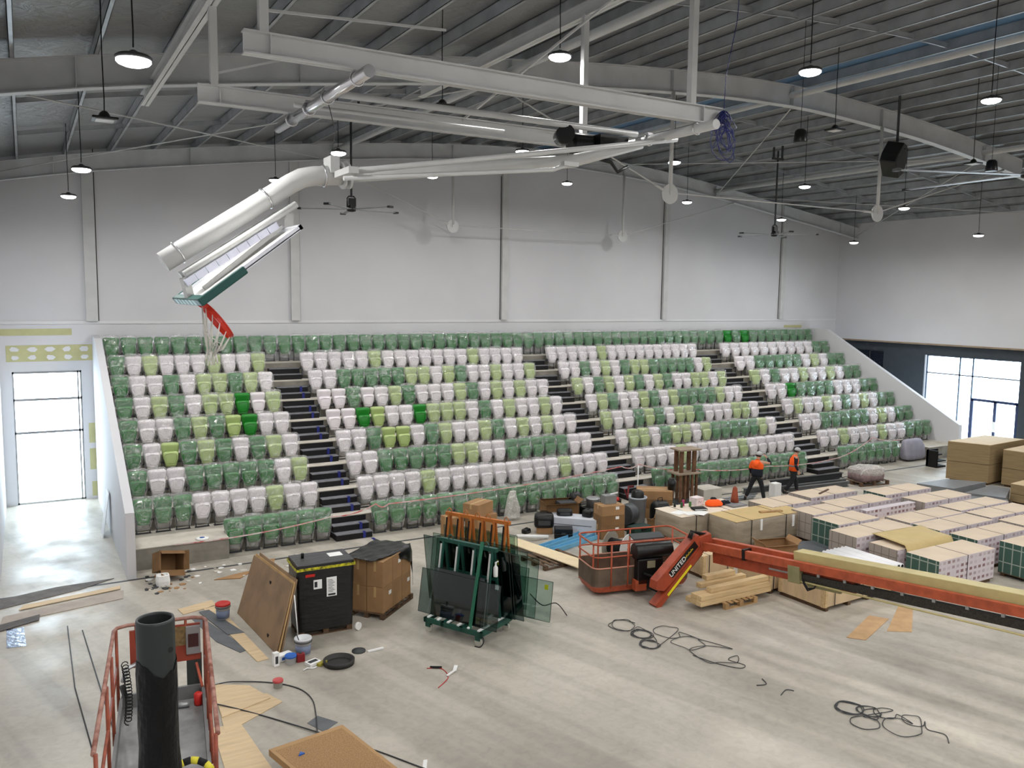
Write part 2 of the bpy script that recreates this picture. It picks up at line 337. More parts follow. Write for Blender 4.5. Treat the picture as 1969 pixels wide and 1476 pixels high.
for k,y in enumerate((9,13.4,22.4,27)):
    b=strip(0,RX-.8,36,.66,.78,y-.006,y+.006,purl); q=strip(0,RX-.8,36,.66,.668,y-.006,y+.05,purl); b.add(q.v,q.f)
    tag(b.build('purlin_bridging',purl),['thin bridging strip across the purlins, nearest the viewer','thin bridging strip across the purlins, just before the middle rafter','thin bridging strip across the purlins, just beyond the middle rafter','thin bridging strip across the purlins, closest to the back rafter'][k],'bridging','purlin bridging strips')
for x,l in ((10.3,'round white roof strut pipe nearest the left, running toward the back wall'),(19.9,'round white roof strut pipe beside the bluish skylight strip'),(29.7,'round white roof strut pipe over the right part of the hall')):
    z=zr(x)+.32
    tag(MB().tube([(x,FY,z),(x,31.4,z)],.1,12).build('strut_pipe',steelw),l,'pipe','roof strut pipes')
# roof bracing rods
for a,c,l in (((-.6,31.2,10.95),(9.9,18.1,12.3),'thin diagonal brace rod rising from the left end of the back rafter'),((-.6,18.2,10.95),(9.9,31.2,12.3),'thin diagonal brace rod from left end of the middle rafter to the back rafter'),
    ((20,18.1,12.95),(29.6,31.2,12.35),'thin diagonal brace rod from middle rafter toward the back fan'),((29.8,18.1,12.35),(40.1,31.2,10.85),'thin diagonal brace rod ending at the back right wall corner'),
    ((29.8,31.2,12.35),(40.1,18.1,10.85),'thin diagonal brace rod crossing high over the right wall'),((20,31.2,12.95),(29.6,18.1,12.35),'thin diagonal brace rod crossing behind the hanging speaker')):
    tag(MB().tube([a,c],.018,6).build('brace_rod',steelw),l,'rod','roof brace rods')
for y,w in ((31.3,'back'),(17.9,'middle')):
    t=thing('tie_rod_truss','white tie rods and two posts with round plates hanging from the %s rafter'%w,'tie rod',(0,y,0),group='rafter tie rod sets')
    for x in (15.3,24):
        MB().tube([(x,0,10.15),(x,0,zr(x)+.02)],.055,10).build('post',steelw,t)
        b=MB(); b.tube([(x,-.02,10.12),(x,.02,10.12)],.27,20); b.tube([(x,-.06,10.14),(x,.06,10.14)],.05,10); b.build('round_plate',steelw,t)
    b=MB(); L=[(9.9,0,zr(9.9)-.02),(15.1,0,10.2),(15.5,0,10.15),(23.8,0,10.15),(24.2,0,10.2),(30.9,0,zr(30.9)-.02)]
    for i in (0,2,4):
        b.tube([L[i],L[i+1]],.02,6); b.tube([Vector(L[i+1]).lerp(Vector(L[i]),.0),Vector(L[i+1]).lerp(Vector(L[i]),.06)],.04,8)
    b.build('tie_rod',steelw,t)
# wall columns + panel joints
for i,(x0,x1) in enumerate(((1.83,2.2),(8.93,9.27),(18.25,18.55),(27.45,27.72),(35.7,36.0))):
    tag(MB().box(x0,x1,WALL_Y-.14,WALL_Y-.002,6.26,zr(x0)+.6).build('wall_column',steelw,bevel=.005),'slim white steel column on the upper back wall, %s from the left'%ORD[i],'column','upper wall columns')
    j=MB().box(x1+.01 if i in(0,1) else x0-.04,x1+.04 if i in (0,1) else x0-.01,WALL_Y-.012,WALL_Y-.001,6.26,12.5).build('panel_joint',dgrey,wb)
for b in ((LX,1.37,5.78,6.0),(-.6,2.0,4.9,5.45),(1.78,2.45,2.0,2.7),(1.78,2.45,1.05,1.8),(1.82,2.45,.1,.62),(36.2,37.6,5.78,5.92),(38.2,39.2,5.3,5.45)):
    MB().box(b[0],b[1],WALL_Y-.008,WALL_Y-.001,b[2],b[3]).build('plasterboard_patch',oliveplas,wb)
b=MB()
for i in range(5):
    for j in range(2):
        x=-.35+i*.52; z=5.03+j*.28
        b.prism([(x+.17*math.cos(a)*random.uniform(.6,1.1),z+.10*math.sin(a)*random.uniform(.7,1.1)) for a in [k*math.pi/3 for k in range(6)]],0,.004)
b.v=[(x,WALL_Y-.013+z2,z) for x,z,z2 in b.v]
b.build('filler_blob',white,wb)
tag(MB().box(LX,RX,22.62,22.72,.001,.004).build('floor_groove',dgrey),'narrow dark slot running across the concrete floor before the seating','floor slot')
# ================================================================ SEATING STAND
TY=lambda k:24.1+1.04*(k-1); TZ=lambda k:.59*k
PL,PR=2.22,38.1
st=thing('seating_stand','long stepped grey concrete stand under the rows of seats','grandstand',(0,0,0))
for k in range(1,9):
    y0=TY(k); y1=WALL_Y if k==8 else TY(k+1)+.02
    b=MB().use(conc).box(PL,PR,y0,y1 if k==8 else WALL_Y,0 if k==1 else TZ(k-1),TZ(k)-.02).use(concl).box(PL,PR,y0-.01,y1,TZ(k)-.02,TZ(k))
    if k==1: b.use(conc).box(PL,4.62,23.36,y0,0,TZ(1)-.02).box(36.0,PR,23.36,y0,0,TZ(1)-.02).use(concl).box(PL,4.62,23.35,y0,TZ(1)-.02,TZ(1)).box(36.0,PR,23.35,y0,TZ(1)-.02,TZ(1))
    b.build('tier',None,st)
for x0,x1,l,y0 in ((1.98,PL-.02,'white plastered sloping side wall at the left end of the stand',22.75),(PR+.02,38.34,'white plastered sloping side wall at the right end of the stand',23.3)):
    prof=[(y0,0),(y0,1.72),(31.2,5.72),(WALL_Y-.001,5.78),(WALL_Y-.001,0)] if x0<5 else [(y0,0),(y0,1.5),(31.2,5.72),(WALL_Y-.001,5.75),(WALL_Y-.001,0)]
    o=MB().extr([(x0,y,z) for y,z in prof],(x1-x0,0,0)).build('side_wall',wallw); tag(o,l,'wall')
AIS=[(7.72,8.84,'left'),(18.62,19.72,'middle'),(28.62,29.98,'right')]
nose=mat('grey_step_tread',(120,121,126),.7,vary=.15,scale=6); stepb=mat('black_step',(13,13,15),.65,vary=.25,scale=5)
for x0,x1,w in AIS:
    t=thing('stairway','%s stairway of black steps climbing through the seats'%w,'stairs',((x0+x1)/2,23.5,0)); c=(x0+x1)/2
    for k in range(1,9):
        zb=TZ(k-1)
        for j in (1,2):
            ya=TY(k)-.3*(3-j)-23.5; z=zb+.197*j
            MB().use(stepb).box(x0-c,x1-c,ya,TY(k)-23.5-.001,z-.197,z-.025).use(nose).box(x0-c-.005,x1-c+.005,ya-.015,TY(k)-23.5-.001,z-.025,z).build('step',None,t)
        if k<7: MB().box(x0-c,x1-c,TY(k)-23.5-.03,TY(k)-23.5-.012,zb+.395,TZ(k)-.03).build('riser_panel',stepb,t)
    if w=='left':
        b=MB()
        for k in range(1,8):
            for j in (1,2): 
                ya=TY(k)-.3*(3-j)-23.5; z=TZ(k-1)+.197*j; xx=x1-c-.28-.02*(k%3); b.box(xx,xx+.09,ya-.019,ya-.015,z-.19,z+.001).box(xx,xx+.09,ya-.019,ya+.1,z,z+.002)
        b.build('blue_tape_strip',tapeb,t)
# ---------------------------------------------------------------- seats
def ring(hw,yf,yb,z,n=14,e=3.2):
    out=[]
    for k in range(n):
        a=2*math.pi*k/n; ca,sa=math.cos(a),math.sin(a)
        out.append((hw*math.copysign(abs(ca)**(2/e),ca),(yf+yb)/2+(yb-yf)/2*math.copysign(abs(sa)**(2/e),sa),z))
    return out
def seatmesh(c,key):
    m=mat('seat_'+key,c,.32,vary=.04,scale=4,spec=.5)
    back=MB().loft([ring(h,a,b_,z) for h,a,b_,z in ((.14,.03,.09,.34),(.185,.03,.1,.45),(.225,.02,.11,.60),(.25,-.01,.14,.76),(.26,-.04,.17,.86),(.258,-.05,.19,.915),(.24,-.04,.21,.95),(.20,0,.195,.968))])
    bo=back.build('backrest',m)
    pan=MB().loft([ring(h,a,b_,z) for h,a,b_,z in ((.11,-.09,-.03,.27),(.15,-.12,-.02,.295),(.168,-.13,-.02,.36),(.20,-.135,-.02,.48),(.216,-.13,-.02,.60),(.22,-.12,-.02,.66),(.208,-.10,-.02,.70),(.16,-.07,-.03,.725))])
    path=[(-.135,-.128,.35),(-.172,-.138,.48),(-.185,-.135,.60),(-.16,-.125,.66),(0,-.12,.685),(.16,-.125,.66),(.185,-.135,.60),(.172,-.138,.48),(.135,-.128,.35)]
    pan.tube(path,.013,6); pan.tube([(-.085,-.137,.385),(.085,-.137,.385)],.012,6); pan.tube([(-.12,-.132,.325),(.12,-.132,.325)],.01,6)
    po=pan.build('seat_pan',m)
    return bo.data,po.data,[bo,po]
SEATC={'W':(230,224,227),'L':(172,192,124),'G':(30,116,44),'g':(26,128,36)}
protos={k:seatmesh(c,k) for k,c in SEATC.items()}
fb=MB()
for s in (-1,1): fb.box(s*.2-.012,s*.2+.012,-.03,.10,.36,.46).tube([(s*.205,-.03,.41),(s*.235,-.05,.44)],.022,8).box(s*.17-.012,s*.17+.012,.03,.075,0,.42)
fb.box(-.27,.27,.05,.09,.36,.40).box(-.2,.2,.0,.12,0,.015); fbo=fb.build('support_frame',dgrey)
wraps=[]
for q in range(5):
    rnd=random.Random(q+3); R=[]
    for h,a,b_,z in ((.17,-.12,.10,.12+.05*rnd.random()),(.205,-.17,.13,.22),(.225,-.175,.14,.36),(.25,-.17,.15,.5),(.265,-.165,.18,.66),(.28,-.13,.20,.8),(.285,-.08,.23,.91),(.262,-.06,.24,.99),(.16,-.02,.18,1.02)):
        r=ring(h,a,b_,z,16,3.0); R.append([(x+rnd.uniform(-.02,.02),y+rnd.uniform(-.025,.025),zz+rnd.uniform(-.02,.02)) for x,y,zz in r])
    wraps.append(MB().loft(R,smooth=False).build('film_wrap',film))
rows={ # A (10), B (18), C (16), D (12)
 7:('GWLWWWLWWL','WWWWWLWWWWWWWLWWWW','WWWWWLWWWWWWWWWW','WWWWWWWWWWGG'),
 6:('GWWGWLLGLW','WWGGGGGLLWLGWWLWWL','WWGWLWGLLGGGGGWL','WWGGGGGWLWGG'),
 5:('GWLGWLLgWL','WWGWWLGWWWLGWLWLWW','LWGLWLGWLGWWLLWL','LWGWWLWWLWGG'),
 4:('GWWGLGLgWW','WWgLWWgLLLWGWLWWLW','WLGWWLGWLGGGGLWW','WWgGGGGWWWGG'),
 3:('GWLGLGWGLW','WWGLLWGLWWLGWLWLWW','LWWGLGWLLGWWWLLW','WLWWLWGWLWGG'),
 2:('GWWGGGGGWL','WWGGGGGLLWWGGGGGWW','WLLWGLLWLGGGGGLW','WWGGGGGWLWGG'),
 1:('GGGWWWWLWW','WWWWLWWWWWWWWWLWWW','WWWWLWWWWWLWWWWW','WWLWWWLWWGGG')}
BX=[[2.61+.521*i for i in range(10)],[9.10+.539*i for i in range(18)],[20.01+.546*i for i in range(16)],[30.38+.672*i for i in range(12)]]
unwr={(4,0):{6,7},(4,1):{2,3,0,1,6},(5,1):{0,1,3},(3,1):{3,4},(5,0):{7,8},(3,0):{2},(4,3):{2},(6,3):{0},(7,3):{},(4,0,1):{}}
seats=[]
rn=['1st','2nd','3rd','4th','5th','6th','7th']
bl=['from the left side wall','right of left stairs','right of middle stairs','right of right stairs']
for k,blk in rows.items():
    for bi,s in enumerate(blk):
        for i,c in enumerate(s):
            seats.append((BX[bi][i],TY(k)+.66,TZ(k),c,i in unwr.get((k,bi),()),'%s raised row, %s seat %s'%(rn[k-1],ordn(i),bl[bi]),1.2 if bi==3 else 1.0))
x=2.56; i=0
while x<37.9:
    seats.append((x,TY(8)+.72,TZ(8),'g' if i in (53,55) else 'G',i in (53,55),'topmost row, %s seat from the left'%ordn(i),1.0 if x<30 else 1.1)); i+=1; x+= .545 if x<30 else .61
for bi,(x0,n,p) in enumerate(((4.85,6,.51),(9.2,17,.55),(20.2,15,.55),(30.55,7,.58))):
    for i in range(n): seats.append((x0+p*i,23.78,0,'G',False,'floor row, %s seat %s'%(ordn(i),['from its left end','right of left stairs','right of middle stairs','right of right stairs'][bi]),1.05))
fwd=Vector((.5,.86,-.1))
seats.sort(key=lambda s:fwd.dot(Vector((s[0],s[1],s[2]-CAMH))))
CN={'W':'white','L':'lime green','G':'dark green','g':'bright green'}
stuff=MB()
rr=random.Random(5)
for n,(x,y,z,c,unw,lab,sx) in enumerate(seats):
    bd,pd,_=protos[c]; wr_=wraps[rr.randrange(5)]
    dz=rr.uniform(-.008,.008); 
    if n<300:
        t=thing('stadium_seat','%s plastic seat%s, %s'%(CN[c],' without film' if unw else ' in film',lab),'seat',(x,y,z),rr.uniform(-.02,.02),'tip-up stadium seats on the stand'); t.scale=(sx,1,1)
        for nm,dd in (('backrest',bd),('seat_pan',pd),('support_frame',fbo.data)):
            o=bpy.data.objects.new(nm,dd); COL.objects.link(o); o.parent=t
        if not unw:
            o=wr_.copy(); COL.objects.link(o); o.parent=t; o.scale=(rr.uniform(.96,1.06),rr.uniform(.9,1.1),rr.uniform(.96,1.04))
    else:
        M=Matrix.Translation((x,y,z))@Matrix.Diagonal((sx,1,1,1))
        for dd in (bd,pd,fbo.data): stuff.mesh(dd,M)
        if not unw: stuff.mesh(wr_.data,M@Matrix.Diagonal((rr.uniform(.96,1.06),1,rr.uniform(.96,1.04),1)))
tag(stuff.build('stadium_seat'),'far green, lime and white film-wrapped seats filling the upper rows','seats',kind='stuff')
for k in protos:
    for o in protos[k][2]: bpy.data.objects.remove(o)
bpy.data.objects.remove(fbo)
for o in wraps: bpy.data.objects.remove(o)
# grey cloth over two front seats
b=MB().loft([ring(h,a,c,z,20,5) for h,a,c,z in ((.78,-.32,.22,.0),(.74,-.28,.2,.3),(.68,-.2,.18,.7),(.64,-.12,.18,.93),(.58,-.04,.15,1.0))])
rnd=random.Random(2); b.v=[(x+rnd.uniform(-.02,.02),y+rnd.uniform(-.04,.04),z) for x,y,z in b.v]
tag(b.build('dust_sheet',mat('grey_cloth',(150,148,160),.9,vary=.1,bump=.3,bscale=5),loc=(35.3,23.75,0),sub=1),'grey dust sheet draped at the right end of the front row','dust sheet')
# ================================================================ HIGH BAY LAMPS
lampm=bpy.data.materials.new('lit_diffuser'); lampm.use_nodes=True; nb=lampm.node_tree.nodes['Principled BSDF']; nb.inputs['Emission Color'].default_value=(1,.98,.96,1); nb.inputs['Emission Strength'].default_value=14; nb.inputs['Base Color'].default_value=(.9,.9,.9,1)
unlitm=mat('unlit_diffuser',(205,205,205),.5)
GX=[1.2,7.0,12.4,18.0,24.0,29.6,34.6]; GZ=[9.95,10.85,11.4,11.6,11.3,10.9,10.1]; GY=[10.8,14.8,20.9,27.0,4.6,-1.5,-6]  # rows overhead and behind the viewer are unseen, added to light the hall
rown={10.8:'nearest row in view',14.8:'unlit second row',20.9:'third row from the back-facing viewer',27.0:'row nearest the back wall',4.6:'added row above the viewer',-1.5:'added row behind the viewer',-6:'added rearmost row'}
def lamp(x,y,z,lit,lab):
    t=thing('high_bay_lamp',lab,'ceiling lamp',(x,y,z),group='lit high bay lamps' if lit else 'unlit high bay lamps')
    top=zr(x)+.875-z
    MB().tube([(0,0,.13),(.004,0,.3),(-.006,.004,top*.5),(0,0,top)],.009,6).build('hanging_chain',blackm,t)
    if lit:
        MB().lathe([(.02,.10),(.04,.09),(.07,.06),(.17,.045),(.205,.02),(.205,0),(.19,-.012)],n=24).build('housing',dgrey,t)
        MB().lathe([(.19,-.012),(.192,-.03),(.17,-.055),(.11,-.078),(.01,-.085)],n=24).build('diffuser',lampm,t)
        l=bpy.data.lights.new('lamp_light','AREA'); l.shape='DISK'; l.size=.3; l.energy=LAMP_W; l.color=(1,.985,.965); l.spread=math.radians(178)
        o=bpy.data.objects.new('lamp_light',l); COL.objects.link(o); o.parent=t; o.location=(0,0,-.1)
    else:
        MB().box(-.19,.19,-.19,.19,-.01,.03).lathe([(.1,.03),(.07,.1),(.03,.14)],n=12).build('housing',black,t,bevel=.04)
        MB().box(-.13,.13,-.13,.13,-.02,-.009).build('diffuser',unlitm,t)
for yi,y in enumerate(GY):
    for xi,x in enumerate(GX):
        lit=y!=14.8
        if not lit and xi not in (0,1,3,4): continue
        if (xi,y) in ((3,4.6),): pass
        px_,py_,pz_=(8.2,12.6,11.45) if (xi,yi)==(1,0) else (x,y,GZ[xi])
        lamp(px_,py_,pz_,lit,'%s lamp hanging %s, %s from the left'%('lit round' if lit else 'unlit square',{10.8:'in the frontmost lit row',14.8:'just in front of the middle rafter',20.9:'beyond the middle rafter',27.0:'nearest the back wall',4.6:'overhead, out of frame',-1.5:'behind the viewer',-6:'at the rear of the hall'}[y],ORD[xi]))
# ================================================================ ROOF HUNG THINGS
def D(p,q): return Vector(q)-Vector(p)
for a,c,l in (((2.35,1.0,11.28),(2.35,19.5,11.28),'white steel support beam high at the left, ending past the middle rafter'),((8.6,1.0,12.22),(8.6,19.4,12.22),'white steel support beam above the backboard hanger, running away from the viewer')):
    b=MB(); ibeam(b,a,c,.24,.16); tag(b.build('support_beam',steelw),l,'beam','hoop support beams')
hp=thing('basketball_hoop','white ceiling-hung folding basketball hoop with green padded backboard, tilted up','basketball hoop',(3,10.97,9.8))
HO=Vector((3,10.97,9.8))
def hb(b,name,m,parent=hp,**k):
    b.v=[tuple(Vector(v)-HO) for v in b.v]; return b.build(name,m,parent,**k)
for y,x1 in ((9.6,9.15),(12.35,8.95)):
    b=MB(); ibeam(b,(2.16,y,10.0),(x1,y,10.0),.25,.14); 
    for x in (2.45,x1-.4): b.box(x-.006,x+.006,y-.065,y+.065,9.885,10.115)
    hb(b,'runway_beam',steelw)
    for x,zt in ((2.38,11.2),(8.55,12.12)): hb(MB().box(x-.05,x+.05,y-.05,y+.05,10.126,zt),'hanger_post',steelw)
hb(MB().bar((2.4,12.4,10.3),(3.9,12.9,10.9),.03),'sway_brace',steelw); b=MB(); b.bar((2.4,9.7,10.4),(5.2,10.9,10.95),.03); hb(b,'sway_brace',steelw); hb(MB().bar((6.2,12.35,10.1),(7.2,9.7,11.4),.03),'sway_brace',steelw)
for x in (3.45,8.68):
    hb(MB().tube([(x,9.2,9.79),(x,13.1 if x<5 else 12.95,9.79)],.072,16),'cross_pipe',chrome if x<5 else steelw)
    for y in (9.6,10.7,11.5,12.35): 
        b=MB(); b.tube([(x+.085*math.cos(a),y,9.79+.085*math.sin(a)) for a in [k*math.pi/8 for k in range(16)]],.012,6,closed=True); b.box(x-.05,x+.05,y-.03,y+.03,9.86,9.9); hb(b,'pipe_clamp',chrome)
hb(MB().tube([(3.5,11.05,9.93),(8.68,11.02,9.93)],.048,12),'drive_tube',steelw)
hb(MB().tube([(3.3,11.7,9.86),(6.6,11.7,9.86)],.03,8),'guide_rod',steelw)
hb(MB().tube([(1.46,10.9,7.65),(3.02,10.9,8.70),(3.16,10.9,8.78),(3.32,10.9,8.82),(3.72,10.9,8.86)],.125,24),'mast_tube',steelw)
b=MB()
for p,q in (((3.68,10.9,8.855),(3.71,10.9,8.86)),((3.76,10.9,8.865),(3.79,10.9,8.87))): b.tube([p,q],.18,20)
hb(b,'flange',steelw)
hb(MB().tube([(3.8,10.9,8.87),(7.3,10.9,9.36),(8.68,10.9,9.75)],[.1,.1,.07],16),'swing_tube',steelw)
for y in (10.3,11.6): hb(MB().tube([(3.6,y,8.83),(8.9,y,9.76)],.038,10),'swing_brace',steelw)
b=MB().tube([(3.5,10.25,8.73),(6.6,10.25,9.10),(6.85,10.25,9.2)],.03,8); b.box(6.75,7.0,10.2,10.3,9.17,9.23); hb(b,'fold_brace',steelw)
b=MB().box(3.55,3.68,10.2,11.7,8.8,8.88); b.box(3.5,3.62,10.75,11.05,8.86,9.08); hb(b,'pivot_bracket',steelw)
md=D((1.46,10.9,7.65),(3.02,10.9,8.70)).normalized(); mn=Vector((md.z,0,-md.x))   # mn: away from tube, to the board side
def MP(s,n,y=10.9): return Vector((1.46,10.9,7.65))+md*s+mn*n+Vector((0,y-10.9,0))
for s in (.22,1.5,2.05):
    b=MB(); c=MP(s,0) if s<1.9 else Vector((3.45,10.9,8.83)); dd=md if s<1.9 else Vector((1,0,.1)).normalized(); u=dd.cross(Vector((0,1,0))).normalized()
    b.tube([c+Vector((0,1,0))*.135*math.cos(a)+u*.135*math.sin(a) for a in [k*math.pi/10 for k in range(20)]],.014,6,closed=True); hb(b,'mast_clamp',chrome)
hb(MB().tube([MP(.1,.24,10.75),MP(1.75,.24,10.75)],.045,10),'board_rail',steelw); hb(MB().tube([MP(.1,.24,11.05),MP(1.75,.24,11.05)],.045,10),'board_rail',steelw)
b=MB()
for i in range(9):
    a=MP(.05+i*.15,.33,10.72); c=MP(.05+i*.15+.14,.33,10.72); b.bar(a,c,.04,.085)
hb(b,'ballast_plate',mat('pale_zinc',(206,208,226),.4,.2))
b=MB()
b.bar(MP(1.45,.38,10.8),MP(.2,.5,10.8),.05); b.bar(MP(1.65,.3,10.9),MP(1.45,.55,10.9),.06,.1); b.bar(MP(.1,.28,10.9),MP(.0,.55,10.9),.25,.08); hb(b,'board_bracket',steelw)
# backboard plane: bottom edge point B, up along md2, faces mn2
B0=Vector((1.77,10.07,7.20)); up=Vector((.795,0,.607)); nn=Vector((.607,0,-.795)); Yv=Vector((0,1.8,0))
def BP(u,v,w): return B0+up*u+Yv*v+nn*w     # u up the board (m), v 0..1 across, w out of the face
def bslab(b,u0,u1,v0,v1,w0,w1):
    vs=[BP(u,v,w) for w in (w0,w1) for v in (v0,v1) for u in (u0,u1)]; return b.add(vs,[(0,2,3,1),(4,5,7,6),(0,1,5,4),(2,6,7,3),(0,4,6,2),(1,3,7,5)])
H=1.46
bd=hb(bslab(MB(),0,H,0,1,-.012,0),'backboard',mat('backboard_cream',(222,220,212),.25,vary=.03))
b=MB(); bslab(b,0,H,0,.02,-.05,.01); bslab(b,0,H,.98,1,-.05,.01); bslab(b,0,.04,0,1,-.05,.01); bslab(b,H-.04,H,0,1,-.05,.01); 
b.v=[tuple(Vector(v)-HO) for v in b.v]; b.build('board_frame',mat('aluminium_frame',(214,216,224),.35,.4),hp)
b=MB(); bslab(b,-.05,.045,-.025,1.025,-.06,.04); bslab(b,-.05,.60,-.03,.018,-.06,.04); bslab(b,-.05,.60,.982,1.03,-.06,.04)
hb(b,'edge_padding',mat('dark_green_padding',(20,72,66),.5,vary=.05),bevel=.015)
b=MB()
for i in range(6): bslab(b,-.052,-.05,.12+i*.14,.22+i*.14,-.045,.025)
hb(b,'padding_label',mat('pale_green_label',(150,186,184),.5))
rc=BP(.12,.5,.40); rimr=.26
b=MB(); 
cy=rc.y
ringp=[rc+nn*rimr*math.cos(a)+Vector((0,1,0))*rimr*math.sin(a) for a in [k*math.pi/12 for k in range(24)]]
b.tube(ringp,.011,8,closed=True)
b.add([p+up*.0 for p in ringp]+[p-up*.055 for p in ringp],[(i,(i+1)%24,(i+1)%24+24,i+24) for i in range(24)])
b.bar(BP(.12,.5,.0),BP(.12,.5,.14),.12,.03); b.bar(BP(.02,.5,.02),BP(.22,.5,.02),.15,.02); b.bar(BP(.03,.44,.01),rc-nn*.15-Vector((0,.12,0)),.03,.05); b.bar(BP(.03,.56,.01),rc-nn*.15+Vector((0,.12,0)),.03,.05)
hb(b,'rim',mat('rim_red',(196,48,30),.35,vary=.06))
b=MB(); rnd=random.Random(9)
low=[Vector((rc.x-.10+.05*math.cos(a),cy+.06*math.sin(a),rc.z-.40+rnd.uniform(-.05,.05))) for a in [k*math.pi/6 for k in range(12)]]
for i in range(12):
    t0=ringp[i*2]-up*.05; m_=t0.lerp(low[i],.5)+Vector((rnd.uniform(-.02,.02),rnd.uniform(-.02,.02),-.05)); m2=t0.lerp(low[(i+1)%12],.5)+Vector((0,0,-.03))
    b.tube([t0,m_,low[i]],.006,5); b.tube([t0,m2,low[(i+1)%12]],.006,5); b.tube([m_,ringp[(i*2+2)%24].lerp(low[(i+2)%12],.6)],.006,5)
    b.tube([low[i],low[i]+Vector((rnd.uniform(-.04,.04),rnd.uniform(-.04,.04),-.12))],.01,5)
hb(b,'net',mat('white_net',(222,220,214),.9))
b=MB(); b.tube([(7.6,11.3,9.72),(8.35,11.3,9.74)],.16,16); b.box(7.95,8.5,11.0,11.25,9.6,9.86); b.tube([(7.3,11.0,9.8),(7.45,11.35,9.8)],.14,14); b.tube([(7.7,11.0,9.5),(8.2,11.05,9.45),(8.3,11.0,9.3),(8.5,11.0,9.4)],.03,8)
hb(b,'winch_motor',black)
hb(MB().tube([(3.5,10.9,9.85),(3.62,10.9,9.4),(3.5,10.9,8.95)],.006,5),'hoist_cable',dgrey)
# blue cable tangle at the beam end
b=MB(); rnd=random.Random(4)
for i in range(16):
    pts=[]; ph=rnd.uniform(0,6); R=rnd.uniform(.1,.28); dz=rnd.uniform(.25,.75)
    for k in range(15):
        a=k/14*math.pi*2; pts.append((9.1+rnd.uniform(-.02,.02)+R*math.sin(a+ph)*math.sin(a/2),9.5+R*.6*math.cos(a+ph)*math.sin(a/2),10.08-dz*(1-math.cos(a))/2*rnd.uniform(.97,1.03)))
    b.tube(pts,.006,5)
b.tube([(9.1,9.5,10.1),(9.12,9.5,10.6),(9.3,9.5,11.4),(9.4,9.5,zr(9.4)+.86)],.006,5)
tag(b.build('cable_tangle',mat('blue_cable',(34,44,110),.5)),'tangle of thin blue cables hanging at the lit beam end','cables')
# fans
def fan(x,y,z,r,a0,lab,pole=True):
    t=thing('ceiling_fan',lab,'ceiling fan',(x,y,z),group='large ceiling fans'); top=zr(x)+.62-z
    b=MB().tube([(0,0,.35),(0,0,top)],.035,8); b.box(-.3,.3,-.04,.04,top-.35,top-.27).box(-.27,-.21,-.03,.03,top-.3,top+.25).box(.21,.27,-.03,.03,top-.3,top+.25); b.build('drop_pole',dgrey,t)
    b=MB().tube([(-.13,0,0),(-.13,0,.3),(-.08,0,.36),(.08,0,.36),(.13,0,.3),(.13,0,0)],.022,6); b.box(-.1,.1,-.08,.08,.12,.3); b.lathe([(.05,-.1),(.13,-.08),(.15,0),(.12,.08),(.05,.12)],n=16); b.box(-.07,.07,-.16,-.1,.0,.12); b.build('motor',black,t)
    for i in range(5):
        a=a0+i*2*math.pi/5; d=Vector((math.cos(a),math.sin(a),0)); MB().bar(d*.12+Vector((0,0,-.02)),d*r+Vector((0,0,-.02)),.14,.018).build('blade',mat('fan_grey',(120,122,124),.4,.3),t)
        MB().bar(d*(r-.01)+Vector((0,0,-.02)),d*(r+.09)+Vector((0,0,-.02)),.17,.06).build('blade_tip',black,t)
    return t
fan(8.6,24.5,9.85,1.5,.15,'black ceiling fan with long grey blades, nearer the hanging basketball hoop')
fan(26.5,24.5,9.95,1.6,.5,'black ceiling fan with long grey blades, in front of the right back wall')
fan(18.7,10.3,10.05,3.0,math.radians(158),'ceiling fan at the right edge, only its long blades in frame')
# speakers
def pend(x,y,z,lab):
    t=thing('pendant_speaker',lab,'speaker',(x,y,z),group='pendant speakers'); top=zr(x)+.87-z
    MB().lathe([(.15,-.15),(.155,-.12),(.13,.1),(.09,.15),(.02,.16)],n=20).build('housing',black,t); MB().tube([(0,0,.15),(0,0,top)],.006,5).build('hanging_wire',blackm,t)
pend(15.4,13.6,11.0,'small black bell-shaped speaker on a wire, near the unlit lamp mid roof')
pend(22.9,13.6,11.0,'small black bell-shaped speaker on a wire, at the far right')
t=thing('loudspeaker','large black angular loudspeaker hung tilted under the middle rafter','speaker',(23.3,16.9,11.7))
R=Matrix.Rotation(math.radians(35),4,'Y')@Matrix.Rotation(.4,4,'Z')
b=MB().extr([R@Vector(p) for p in ((-.42,-.25,-.2),(-.3,-.25,-.42),(.45,-.25,-.42),(.62,-.25,-.1),(.45,-.25,.3),(-.1,-.25,.42),(-.42,-.25,.25))],R.to_3x3()@Vector((0,.5,0))); b.build('cabinet',black,t,bevel=.03)
b=MB(); 
for x,z in ((-.3,.35),(.1,.3)): b.bar(R@Vector((x,0,z-.1)),R@Vector((x,0,z-.1))+Vector((0,0,2.0)),.03)
b.bar(R@Vector((-.2,-.26,.2)),R@Vector((.05,-.26,.3)),.02,.05); b.build('bracket',dgrey,t)
